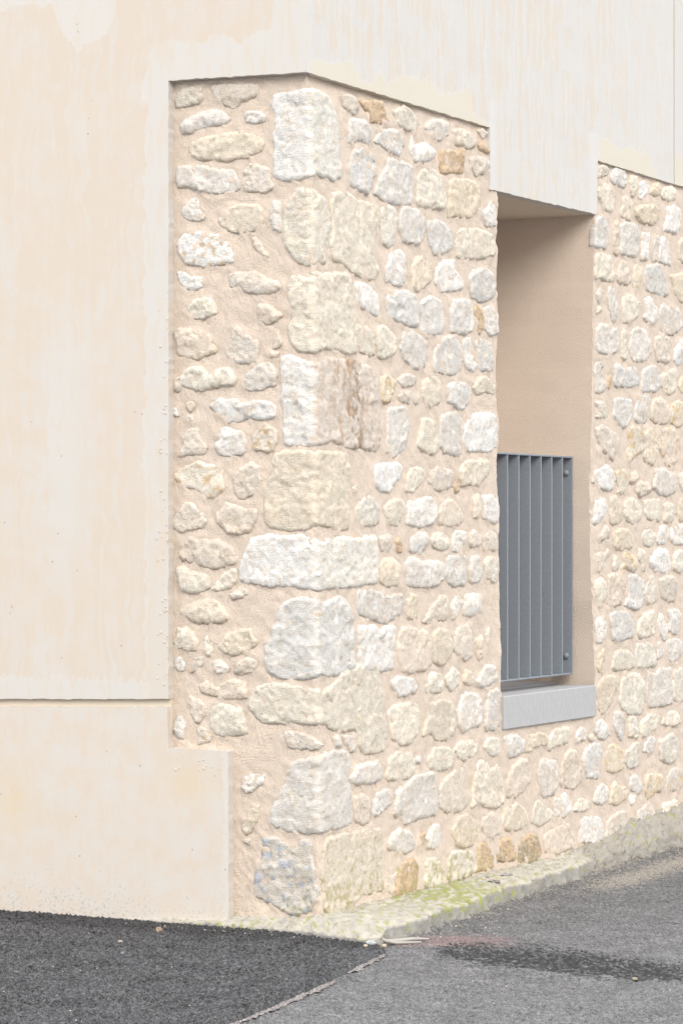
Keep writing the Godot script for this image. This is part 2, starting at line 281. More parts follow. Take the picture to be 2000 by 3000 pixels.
	[2,0,1981,665,1906,612,1989,612,2089,630,2090,674,1993,718,1842,715,1863,664],[3,0,3355,1644,3276,1592,3356,1587,3465,1598,3511,1618,3503,1659,3441,1697,3315,1704,3234,1673,3232,1613],
	[0,0,955,3381,976,3344,1076,3353,1155,3374,1190,3408,1078,3439,967,3406,946,3452,917,3381],[0,0,4169,3391,4091,3316,4188,3307,4249,3352,4263,3453,4165,3465,4056,3440,4054,3380,3994,3314],
	[1,0,3214,3412,3102,3402,3144,3373,3195,3344,3275,3342,3325,3391,3306,3464,3200,3483,3121,3475,3090,3434],[4,8,3250,192,3129,111,3218,136,3361,157,3364,225,3257,241,3097,194,3068,117],
	[2,0,543,514,499,459,562,472,667,497,695,523,648,562,512,557,479,466],[2,0,3652,2331,3589,2259,3662,2255,3729,2284,3749,2337,3789,2388,3724,2413,3612,2405,3593,2373,3554,2327,3534,2271],
	[1,0,2236,318,2224,257,2367,266,2416,300,2337,339,2228,386,2181,353,2155,279],[0,0,1728,1795,1656,1804,1648,1748,1763,1723,1810,1734,1803,1831,1718,1866,1639,1845],
	[3,2,3750,351,3656,266,3703,279,3779,301,3873,290,3895,348,3867,381,3754,397,3642,402,3622,348,3638,281],[5,16,1859,173,1853,114,1958,122,1946,192,1887,232,1797,231,1743,144],
	[4,0,-215,2600,-257,2577,-220,2555,-152,2578,-139,2596,-198,2639,-253,2641],[1,0,913,1923,900,1857,955,1887,1022,1907,1034,1946,980,1974,892,1968,858,1933,829,1866],
	[3,2,4172,2327,4082,2279,4159,2253,4238,2263,4320,2330,4283,2393,4164,2399,4085,2378,4073,2300],[1,0,3495,510,3397,447,3524,445,3572,500,3592,560,3520,582,3437,560,3355,539,3353,485],
	[0,0,1647,1009,1541,979,1606,956,1703,967,1777,994,1742,1057,1633,1056,1541,999],[2,0,1758,2679,1682,2647,1729,2609,1838,2621,1830,2698,1783,2751,1697,2735],
	[1,0,3815,1801,3700,1756,3775,1749,3888,1739,3928,1789,3882,1827,3893,1859,3779,1854,3652,1849,3665,1825,3664,1784],[2,0,960,1633,881,1595,957,1580,1025,1609,1076,1648,1049,1682,949,1682,877,1648],
	[3,2,659,2311,601,2256,654,2244,686,2255,730,2309,747,2348,678,2374,604,2356],[0,0,2563,332,2528,271,2643,287,2644,339,2580,390,2434,369,2432,305],
	[3,0,4089,2493,3934,2478,3990,2431,4107,2432,4137,2452,4180,2550,4141,2576,4014,2542,3927,2527],[4,2,4118,343,3969,289,4145,282,4207,356,4149,403,4012,402,3952,347,3932,306],
	[1,0,1524,3504,1398,3472,1527,3465,1599,3481,1624,3510,1553,3542,1436,3547,1371,3529],[3,0,3257,1795,3193,1741,3236,1717,3298,1728,3357,1751,3338,1833,3286,1873,3188,1862,3180,1764],
	[0,0,1499,2510,1439,2512,1484,2438,1555,2429,1592,2454,1546,2528,1536,2593,1441,2557],[1,0,3706,668,3575,599,3640,599,3706,619,3801,637,3849,669,3822,709,3700,716,3578,675,3558,628],
	[0,0,-575,3054,-607,3073,-618,3046,-591,3021,-538,3009,-511,3022,-537,3060,-542,3107,-569,3108],[4,0,1628,3396,1560,3385,1619,3346,1704,3366,1772,3399,1755,3448,1610,3442,1550,3420],
	[1,0,-424,1476,-458,1431,-410,1452,-373,1480,-372,1526,-404,1526,-463,1484,-490,1442],[2,0,4062,1042,4063,979,4132,997,4202,1034,4184,1088,4038,1107,3960,1092,3957,1004],
	[0,0,4161,1668,4096,1611,4294,1622,4297,1715,4159,1722,4060,1708,4039,1651],[1,0,1135,1003,1028,964,1174,957,1203,995,1165,1046,1064,1051,1006,985],
	[3,0,1684,2378,1588,2321,1685,2341,1782,2334,1808,2372,1687,2417,1602,2398,1553,2360],[4,0,-570,924,-610,930,-590,879,-568,866,-546,890,-527,937,-578,972,-607,985],
	[0,0,-591,2744,-628,2743,-601,2717,-547,2722,-526,2730,-522,2767,-563,2769,-606,2784,-646,2795],[2,0,-164,2996,-190,2992,-178,2959,-139,2948,-137,3071,-166,3073,-187,3051],
	[2,0,1550,1510,1485,1475,1501,1442,1585,1448,1616,1504,1601,1575,1517,1571,1492,1530],[3,0,3230,319,3229,268,3301,285,3392,319,3339,357,3251,367,3208,401,3153,351,3134,293],
	[1,0,4173,1525,4149,1463,4288,1475,4292,1572,4164,1587,4084,1552,4067,1485],[0,0,-325,618,-348,588,-317,585,-258,629,-250,661,-316,658,-353,638,-359,606],
	[3,0,-331,449,-340,403,-319,420,-287,472,-275,536,-318,511,-356,459,-361,427],[0,0,4010,3205,3997,3138,4103,3129,4100,3178,4088,3248,4012,3277,3934,3252,3916,3148],
	[0,0,1086,311,1019,267,1108,254,1149,304,1133,359,1055,366,998,313],[0,0,4245,2666,4171,2588,4311,2606,4316,2743,4226,2734,4145,2680,4124,2622],
	[2,0,1721,3152,1709,3126,1794,3126,1838,3143,1829,3250,1761,3233,1711,3182,1650,3197],[0,0,3817,2856,3719,2809,3803,2793,3870,2808,3900,2855,3855,2901,3799,2939,3705,2922,3731,2858,3697,2828],
	[3,0,2200,674,2143,620,2205,641,2339,645,2348,683,2255,708,2122,704,2104,623],[1,0,1733,1513,1676,1472,1754,1446,1791,1455,1788,1558,1722,1574,1648,1544],
	[4,0,-323,1122,-368,1080,-309,1095,-278,1118,-282,1146,-324,1154,-367,1135,-389,1088],[4,0,3762,1371,3778,1300,3845,1327,3828,1400,3793,1453,3726,1440,3668,1368,3693,1299],
	[2,0,3282,2851,3214,2863,3230,2821,3272,2769,3317,2786,3351,2842,3322,2905,3279,2953,3217,2951,3207,2914],[1,0,1197,1643,1114,1613,1204,1603,1273,1605,1286,1642,1207,1682,1127,1682,1087,1648],
	[2,0,4096,1195,4039,1135,4117,1126,4167,1156,4171,1249,4073,1265,3986,1253,4013,1207,3996,1154],[1,0,3056,1379,3005,1337,3038,1300,3117,1335,3128,1382,3129,1429,3069,1450,2974,1428,2968,1398],
	[0,0,3045,1792,3001,1720,3079,1744,3133,1777,3160,1815,3118,1854,3005,1843,2986,1790,2967,1733],
	[2,0,3034,2462,3017,2457,3015,2400,3076,2392,3146,2412,3156,2453,3104,2464,3106,2511,3142,2546,3099,2557,3046,2548,3010,2506],
	[3,2,3419,1947,3322,1911,3295,1887,3339,1879,3412,1895,3458,1933,3451,1977,3398,2014,3281,1998,3284,1961],[3,0,3503,3381,3444,3328,3525,3319,3553,3331,3583,3396,3557,3425,3485,3448,3430,3436,3419,3380,3372,3335],
	[3,2,3417,1536,3415,1493,3515,1471,3552,1498,3545,1539,3472,1564,3419,1581,3338,1578,3354,1524,3325,1487],[3,0,886,1343,835,1311,894,1285,939,1308,930,1401,876,1411,837,1383],
	[2,0,3276,692,3225,655,3277,618,3312,603,3349,641,3360,698,3300,752,3220,753,3204,687],[4,0,3418,3039,3360,2979,3468,2977,3505,2997,3489,3051,3463,3100,3382,3100,3363,3068,3320,2997],
	[0,0,3054,1184,3006,1121,3058,1116,3119,1147,3143,1200,3097,1245,3002,1248,2987,1192],[1,0,1725,674,1649,654,1721,631,1780,639,1811,674,1783,713,1680,719,1621,686],
	[4,0,1706,1643,1650,1600,1790,1597,1792,1671,1701,1689,1639,1661],[2,0,3379,3532,3280,3498,3378,3488,3468,3491,3484,3551,3453,3575,3345,3577,3291,3554,3263,3517],
	[0,0,3038,677,2998,636,3049,619,3101,623,3163,646,3121,695,3044,730,2975,717,2965,665],[1,0,4012,1784,3931,1743,4013,1726,4081,1743,4142,1786,4104,1829,4007,1842,3935,1827,3947,1778],
	[1,0,1294,1011,1232,989,1288,956,1358,983,1366,1032,1291,1066,1227,1029],[4,0,909,2285,792,2259,868,2257,977,2259,978,2291,913,2312,804,2308,772,2282],
	[0,0,3035,345,3003,293,3081,297,3126,337,3110,375,3033,398,2954,367,2940,312],[0,0,1360,1641,1301,1597,1377,1594,1443,1646,1444,1687,1345,1687,1315,1667],
	[3,0,4240,1806,4199,1740,4299,1751,4303,1877,4154,1854,4151,1772],[0,0,3731,3198,3773,3133,3790,3215,3793,3285,3699,3269,3678,3212,3666,3128],
	[4,0,350,3520,299,3499,338,3486,388,3476,425,3501,416,3542,350,3557,290,3544],[1,0,3478,662,3412,613,3520,599,3549,635,3542,687,3497,717,3415,722,3404,658],
	[1,0,4021,676,4011,633,4148,641,4130,685,4024,719,3927,703,3887,653],[1,0,1716,675,1645,664,1692,635,1790,638,1804,684,1719,715,1628,695],[2,0,720,474,708,436,751,437,763,493,754,561,711,545,666,449],
	[3,0,3612,3039,3577,2958,3614,2971,3690,3032,3701,3075,3619,3099,3563,3078,3550,2984],[0,0,-252,3432,-287,3410,-250,3408,-218,3415,-210,3437,-234,3457,-291,3456,-308,3444],
	[4,8,639,144,662,99,684,149,718,193,654,181,580,188,579,132],[0,0,3948,1668,3874,1617,3961,1620,4020,1651,4031,1690,3955,1718,3868,1701,3837,1634],[1,0,1396,677,1337,655,1418,626,1442,647,1432,713,1374,722,1297,692],
	[0,0,3908,1178,3922,1100,3961,1103,3988,1176,3936,1223,3870,1249,3841,1215,3857,1151],[2,0,3488,367,3474,326,3537,303,3593,323,3576,365,3495,413,3422,398,3411,337],
	[2,0,-668,839,-683,811,-645,799,-641,854,-649,896,-671,891,-698,839],[4,0,3643,1914,3611,1868,3705,1881,3752,1892,3744,1934,3642,1956,3559,1934,3548,1896],
	[1,0,3737,1649,3667,1618,3741,1600,3808,1631,3824,1669,3754,1697,3651,1687,3631,1652],[4,0,637,1636,594,1606,646,1592,689,1625,695,1668,627,1677,579,1658],
	[5,0,1631,2674,1597,2632,1644,2607,1676,2647,1671,2698,1612,2740,1576,2722],[1,0,3418,2678,3391,2583,3454,2590,3462,2689,3450,2730,3406,2744,3377,2705,3369,2602],
	[4,0,3316,3238,3294,3124,3347,3121,3351,3227,3362,3300,3318,3305,3280,3251,3278,3176],[1,0,4093,3519,4010,3485,4097,3480,4196,3508,4197,3551,4129,3568,4021,3543,3982,3507],
	[4,2,-534,814,-564,820,-570,783,-516,794,-505,817,-542,858,-577,847],[4,0,834,2354,805,2322,914,2337,947,2362,926,2381,828,2381,774,2354],[1,0,2775,309,2775,276,2886,293,2861,334,2728,345,2668,292],
	[3,0,4272,3231,4262,3159,4322,3175,4336,3281,4277,3297,4216,3266,4213,3180],[0,0,1351,1350,1298,1281,1380,1322,1404,1356,1348,1402,1288,1339],[4,0,1544,1654,1495,1616,1602,1621,1615,1666,1544,1692,1479,1672],
	[0,0,-465,1111,-490,1095,-469,1082,-421,1092,-415,1106,-463,1142,-495,1132],[4,0,-356,1428,-395,1401,-363,1402,-315,1421,-318,1444,-362,1452,-405,1415],[1,0,1491,678,1453,646,1500,638,1555,680,1538,711,1432,723],
	[4,0,276,791,234,782,283,751,324,753,335,785,285,820,215,820],[4,0,3108,1551,3020,1527,3027,1480,3071,1493,3116,1540,3191,1569,3161,1596,3126,1576,3013,1574],
	[1,0,3568,3509,3522,3473,3567,3446,3604,3474,3634,3519,3626,3563,3552,3562,3510,3523],[4,0,3881,3213,3901,3140,3922,3191,3925,3272,3859,3280,3838,3219,3844,3135],
	[1,0,3132,2302,3064,2295,3020,2270,3071,2265,3167,2279,3160,2312,3126,2354,3022,2343],[1,0,4241,1959,4225,1908,4305,1920,4309,2013,4179,2000,4187,1943],[1,0,1571,1791,1534,1753,1582,1743,1607,1784,1597,1855,1537,1849],
	[3,0,3037,1007,3026,961,3070,965,3089,1028,3091,1085,3030,1064,2994,1025,2992,979],[2,0,3689,544,3692,502,3730,520,3784,579,3733,596,3630,568,3610,525],[0,0,2788,671,2838,639,2873,663,2790,707,2705,673,2704,634],
	[3,0,4267,2493,4225,2448,4325,2452,4328,2539,4229,2534,4197,2483],[1,0,3638,1544,3608,1521,3625,1476,3671,1472,3683,1531,3657,1587,3583,1590,3572,1546],
	[4,0,3112,3532,3083,3494,3149,3511,3228,3530,3238,3561,3203,3574,3083,3557],[3,0,1456,1007,1451,971,1505,981,1501,1032,1430,1050,1399,996],[4,0,-563,1132,-603,1084,-570,1098,-538,1127,-543,1150,-575,1154,-597,1107],
	[1,0,-517,1195,-534,1182,-516,1157,-500,1169,-499,1197,-509,1243,-536,1233],[4,0,1585,1161,1557,1130,1574,1089,1616,1103,1613,1204,1553,1181],
	[3,0,3931,3530,3838,3488,3914,3493,3962,3505,3983,3539,3936,3565,3869,3548,3801,3498],[4,8,-256,2893,-268,2885,-221,2846,-200,2841,-262,2926,-278,2922],
	[4,0,3141,1683,3058,1640,3119,1647,3181,1657,3200,1690,3139,1720,3042,1657],[0,0,3731,3513,3677,3451,3763,3491,3783,3528,3727,3550,3662,3525,3679,3503,3641,3458],
	[0,0,-658,1113,-678,1105,-662,1087,-641,1092,-635,1120,-661,1147,-683,1133],[5,0,1361,1903,1338,1869,1391,1872,1398,1908,1364,1957,1316,1901],[4,0,3536,1969,3504,1934,3550,1938,3588,1973,3552,2003,3488,1995,3472,1950],
	[0,0,3867,1049,3842,1002,3881,1011,3920,1044,3884,1088,3836,1089,3824,1013],[4,0,-158,2481,-185,2451,-138,2473,-158,2524,-180,2469],[4,0,3087,2891,3066,2870,3091,2855,3127,2888,3163,2917,3112,2937,3085,2925,3050,2899],
	[5,0,955,311,930,266,975,296,988,343,943,338,914,287],[5,0,765,1620,752,1596,784,1596,796,1629,754,1658,721,1644],[5,0,1694,3493,1659,3478,1750,3466,1756,3484,1696,3513,1642,3501],
	[2,0,158,803,136,784,185,776,195,794,166,828,132,821],[1,0,3259,1519,3245,1484,3295,1494,3291,1531,3257,1565,3230,1539,3224,1502],[4,0,-188,2431,-206,2420,-165,2416,-154,2437,-196,2447],
	[3,0,-589,2221,-606,2212,-592,2196,-571,2216,-576,2239,-605,2235],[4,8,1698,3557,1697,3534,1747,3560,1711,3581,1650,3564],[5,0,3211,2457,3177,2437,3199,2418,3244,2450,3236,2490,3192,2478],
	[4,0,1678,1201,1666,1157,1684,1146,1699,1237,1662,1208],[0,0,3444,282,3435,257,3472,268,3491,300,3428,305,3417,269],[2,0,937,668,909,658,941,651,964,671,942,687,904,675],
	[0,0,-667,2197,-676,2190,-652,2181,-662,2218,-679,2209],[1,0,2918,641,2905,621,2948,632,2924,660,2872,643],[0,0,-588,2170,-606,2163,-579,2161,-579,2179,-606,2177],[1,0,347,1865,339,1850,364,1860,375,1883,334,1873],
	[1,0,3076,2823,3107,2816,3100,2839,3065,2836,3055,2802],[4,0,-334,378,-351,372,-328,371,-325,387,-354,381],
]
var edge_a := PackedVector3Array()   # rim of the mortar at the window, filled by mortar_sheet
var edge_b := PackedVector3Array()

# linear base colours of the stones: white, cream, grey, yellow, pinkish, ochre, brown faced, blue stained
const STONE_TONES = [[0.86, 0.85, 0.83], [0.81, 0.77, 0.685], [0.77, 0.75, 0.72], [0.785, 0.715, 0.605], [0.77, 0.705, 0.63], [0.69, 0.53, 0.37], [0.85, 0.84, 0.82], [0.66, 0.64, 0.60]]
const MORTAR = [0.66, 0.568, 0.485]

func stone_mesh(d: Array, id: int, into := {}) -> ArrayMesh:
	var code: int = d[0]
	var fl: int = d[1]
	var c := Vector2(d[2], d[3]) * 0.001
	var poly := PackedVector2Array()
	for k in range(4, d.size(), 2): poly.append(Vector2(d[k], d[k + 1]) * 0.001)
	var grown := Geometry2D.offset_polygon(poly, 0.005, Geometry2D.JOIN_MITER)
	if grown.size() > 0: poly = grown[0]
	# take the points off the corners, then walk the outline in even steps
	var cut := PackedVector2Array()
	for k in poly.size():
		var a := poly[k]
		var b := poly[(k + 1) % poly.size()]
		cut.append(a.lerp(b, 0.12))
		cut.append(a.lerp(b, 0.88))
	var per := 0.0
	for k in cut.size(): per += cut[k].distance_to(cut[(k + 1) % cut.size()])
	var count := clampi(int(per / 0.009), 14, 260)
	var ring := PackedVector2Array()
	var step := per / count
	var left := 0.0
	for k in cut.size():
		var a := cut[k]
		var b := cut[(k + 1) % cut.size()]
		var l := a.distance_to(b)
		while left < l and ring.size() < count:
			ring.append(a.lerp(b, left / l))
			left += step
		left -= l
	var area := 0.0
	for k in ring.size(): area += ring[k].cross(ring[(k + 1) % ring.size()]) * 0.5
	var mean := sqrt(absf(area) / PI)
	for k in ring.size():
		var p := ring[k]
		var out := (ring[(k + 1) % ring.size()] - ring[(k + ring.size() - 1) % ring.size()]).normalized().orthogonal() * (-1.0 if area > 0.0 else 1.0)
		ring[k] = p + out * (n_low.get_noise_3d(p.x * 1.6, p.y * 1.6, id * 0.37) * 0.007 + n_mid.get_noise_3d(p.x * 1.7, p.y * 1.7, id * 0.37) * 0.004 + n_fine.get_noise_3d(p.x, p.y, id * 0.7) * 0.0035) * clampf(mean / 0.05, 0.4, 1.0)
	# points inside on a loose triangular grid
	var pts := ring.duplicate()
	var rim := ring.size()
	var depth := PackedFloat32Array()
	depth.resize(rim)
	var lo := ring[0]
	var hi := ring[0]
	for p in ring:
		lo = lo.min(p)
		hi = hi.max(p)
	var rng := RandomNumberGenerator.new()
	rng.seed = 977 + id * 31
	var gap := clampf(mean * 0.12, 0.0075, 0.0105)
	var y := lo.y
	var odd := false
	while y < hi.y:
		var x := lo.x + (gap * 0.5 if odd else 0.0)
		while x < hi.x:
			var p := Vector2(x + rng.randf_range(-0.33, 0.33) * gap, y + rng.randf_range(-0.33, 0.33) * gap)
			if Geometry2D.is_point_in_polygon(p, ring):
				var best := 9.0
				for q in rim: best = minf(best, p.distance_squared_to(ring[q]))
				best = sqrt(best)
				if best > gap * 0.55:
					pts.append(p)
					depth.append(best)
			x += gap
		y += gap * 0.87
		odd = not odd
	var tri := Geometry2D.triangulate_delaunay(pts)
	var blocky := rng.randf() < 0.62 or mean > 0.09
	var tall := rng.randf_range(0.008, 0.014) if blocky else rng.randf_range(0.011, 0.020)
	tall = minf(tall, mean * 0.42)
	if fl & 1: tall = 0.012
	if fl & 8: tall = 0.006
	var edge := rng.randf_range(0.008, 0.016) if blocky else clampf(mean * rng.randf_range(0.45, 0.75), 0.010, 0.05)
	if fl & 1: edge = 0.014
	var tilt := Vector2(rng.randf_range(-1, 1), rng.randf_range(-0.9, 0.6)) * tall * 0.28 / mean
	if fl & 1: tilt = Vector2.ZERO
	var tone: Array = STONE_TONES[code]
	var jit := rng.randf_range(0.94, 1.04)
	var warm := rng.randf_range(-0.015, 0.02)
	var smear := rng.randf_range(0.0, 0.42)      # how much of the pointing mortar was left on the face
	if fl & 1: smear = 0.1
	var grey := rng.randf_range(0.1, 0.45) if code == 2 else rng.randf_range(0.0, 0.22)
	var v := PackedVector3Array()
	var col := PackedColorArray()
	var idx := PackedInt32Array()
	for m in pts.size() + rim:
		if true:
			var low_ring := m >= pts.size()
			var p := pts[m - pts.size()] if low_ring else pts[m]
			var t := 0.0 if low_ring else clampf(depth[m] / edge, 0.0, 1.0)
			var prof := lerpf(t, sqrt(maxf(0.0, 1.0 - (1.0 - t) * (1.0 - t))), 0.8)
			var h := -0.02
			if not low_ring:
				var q := Vector3(p.x, p.y, id * 0.61)
				var big := n_low.get_noise_3dv(q)
				var rough := n_mid.get_noise_3dv(q)
				var grit := n_fine.get_noise_3d(q.x * 0.48, q.y * 0.55, q.z)
				var chip := n_cell.get_noise_3dv(q)
				var facet := n_facet.get_noise_3d(q.x + 0.02 * rough, q.y + 0.02 * grit, q.z)
				var body := 0.007 if fl & 1 else (0.007 if blocky else tall * 0.6)
				h = 0.0032 + prof * (tall + (p - c).dot(tilt) + big * body * 0.7 + facet * minf(0.0055, tall * 0.4) + chip * minf(0.005, tall * 0.3)) + (0.3 + 0.7 * prof) * (rough * (0.0055 if p.x < 0.0 else 0.0036) + absf(grit) * 0.0060 - 0.001)
				h = maxf(h, 0.001)
			v.append(wall_point(p.x, p.y, h))
			# pigment: patches of weathering, leftover mortar, rust, moss and paint, each with an outline of its own
			var k := Vector3(p.x, p.y, id * 1.9)
			var a := n_patch.get_noise_3d(k.x, k.y, k.z)
			var b := n_patch.get_noise_3d(k.x * 2.3 + 7.0, k.y * 2.3, k.z)
			var e := n_patch.get_noise_3d(k.x * 5.1 + 3.0, k.y * 5.1, k.z)
			var r0: float = tone[0] * jit + warm
			var g0: float = tone[1] * jit
			var b0: float = tone[2] * jit - warm
			if code == 6 and p.x > 0.0:
				var st := n_patch.get_noise_3d(p.x * 2.6, p.y * 0.7, 3.3)
				var w := smoothstep(-0.15, 0.45, st + 0.35 * b + 0.15 * e)
				w *= 0.3 + 0.9 * exp(-pow((p.x - 0.29) / 0.12, 2.0))
				r0 = lerpf(0.75, 0.54, w); g0 = lerpf(0.68, 0.37, w); b0 = lerpf(0.615, 0.25, w)
				var band := exp(-pow((p.x - 0.35 - 0.05 * b) / 0.06, 2.0)) * smoothstep(-0.3, 0.2, e + b)
				r0 = lerpf(r0, 0.26, band * 0.9); g0 = lerpf(g0, 0.15, band * 0.9); b0 = lerpf(b0, 0.08, band * 0.9)
				var wp := smoothstep(0.12, 0.25, e - 0.4 * b)
				r0 = lerpf(r0, 0.80, wp * 0.45); g0 = lerpf(g0, 0.76, wp * 0.45); b0 = lerpf(b0, 0.71, wp * 0.45)
			if fl & 1 and code == 0 and p.x > 0.0:
				r0 = r0 * 0.97; g0 = g0 * 0.955; b0 = b0 * 0.91
			var gm := smoothstep(0.0, 0.3, a) * grey
			r0 = lerpf(r0, 0.66, gm); g0 = lerpf(g0, 0.655, gm); b0 = lerpf(b0, 0.64, gm)
			var ym := smoothstep(0.12, 0.4, b) * 0.35
			r0 = lerpf(r0, 0.72, ym); g0 = lerpf(g0, 0.62, ym); b0 = lerpf(b0, 0.48, ym)
			var sm := smoothstep(0.05, 0.22, -a + 0.35 * e) * smear
			r0 = lerpf(r0, MORTAR[0], sm); g0 = lerpf(g0, MORTAR[1], sm); b0 = lerpf(b0, MORTAR[2], sm)
			if fl & 2:
				var ru := smoothstep(0.14, 0.42, b + 0.35 * e) * 0.75
				r0 = lerpf(r0, 0.70, ru); g0 = lerpf(g0, 0.50, ru); b0 = lerpf(b0, 0.27, ru)
			if code == 5:
				var oc := smoothstep(-0.05, 0.3, b + 0.5 * e)
				r0 = lerpf(r0, 0.72, oc * 0.8); g0 = lerpf(g0, 0.60, oc * 0.8); b0 = lerpf(b0, 0.46, oc * 0.8)
				var dk := smoothstep(0.2, 0.45, e) * 0.5
				r0 = lerpf(r0, 0.36, dk); g0 = lerpf(g0, 0.22, dk); b0 = lerpf(b0, 0.12, dk)
			if fl & 4:
				var mo := smoothstep(0.0, 0.25, (0.17 - p.y) * 1.3 + 0.35 * e + 0.6 * b) * 0.6
				r0 = lerpf(r0, 0.40, mo); g0 = lerpf(g0, 0.37, mo); b0 = lerpf(b0, 0.14, mo)
			if fl & 16:
				var li := smoothstep(-0.05, 0.15, (0.19 - p.y) * 1.4 + 0.5 * e + 0.3 * b) * 0.7
				r0 = lerpf(r0, 0.34, li); g0 = lerpf(g0, 0.32, li); b0 = lerpf(b0, 0.24, li)
			if code == 7:
				var tan_patch := smoothstep(0.0, 0.2, (p.y - 0.42) * 1.2 - 0.9 * absf(b) + 0.4 * a)
				r0 = lerpf(r0, 0.60, tan_patch); g0 = lerpf(g0, 0.51, tan_patch); b0 = lerpf(b0, 0.42, tan_patch)
				var bl := smoothstep(0.16, 0.30, 0.45 * e + 0.8 * b + 0.3 * a) * 0.7
				r0 = lerpf(r0, 0.42, bl); g0 = lerpf(g0, 0.49, bl); b0 = lerpf(b0, 0.63, bl)
				var mo2 := smoothstep(0.05, 0.15, 0.12 - p.y + 0.4 * e + (p.x + 0.1) * 0.4) * 0.7
				r0 = lerpf(r0, 0.30, mo2); g0 = lerpf(g0, 0.30, mo2); b0 = lerpf(b0, 0.12, mo2)
			var fleck := smoothstep(0.12, 0.5, n_fine.get_noise_3d(p.x * 0.45, p.y * 0.5, id * 2.3)) * 0.15
			r0 *= 1.0 - fleck * 0.8
			g0 *= 1.0 - fleck
			b0 *= 1.0 - fleck * 1.3
			col.append(Color(clampf(r0, 0.02, 0.87), clampf(g0, 0.02, 0.86), clampf(b0, 0.02, 0.85)))
	for k in range(0, tri.size(), 3):
		var a := pts[tri[k]]
		var b := pts[tri[k + 1]]
		var e := pts[tri[k + 2]]
		if tri[k] < rim and tri[k + 1] < rim and tri[k + 2] < rim and not Geometry2D.is_point_in_polygon((a + b + e) / 3.0, ring): continue
		if (b - a).cross(e - a) > 0.0: idx.append_array([tri[k], tri[k + 2], tri[k + 1]])
		else: idx.append_array([tri[k], tri[k + 1], tri[k + 2]])
	for k in rim:
		var k2 := (k + 1) % rim
		var o := pts.size()
		if area > 0.0: idx.append_array([k, k2, o + k, k2, o + k2, o + k])
		else: idx.append_array([k, o + k, k2, k2, o + k, o + k2])
	if into.has("v"):
		var base: int = into.v.size()
		into.v.append_array(v)
		into.c.append_array(col)
		for k in idx: into.i.append(base + k)
		return null
	return surface(v, idx, col)

func seg_dist(p: Vector2, a: Vector2, b: Vector2) -> float:
	var ab := b - a
	var t := clampf((p - a).dot(ab) / maxf(ab.length_squared(), 1e-9), 0.0, 1.0)
	return p.distance_squared_to(a + ab * t)

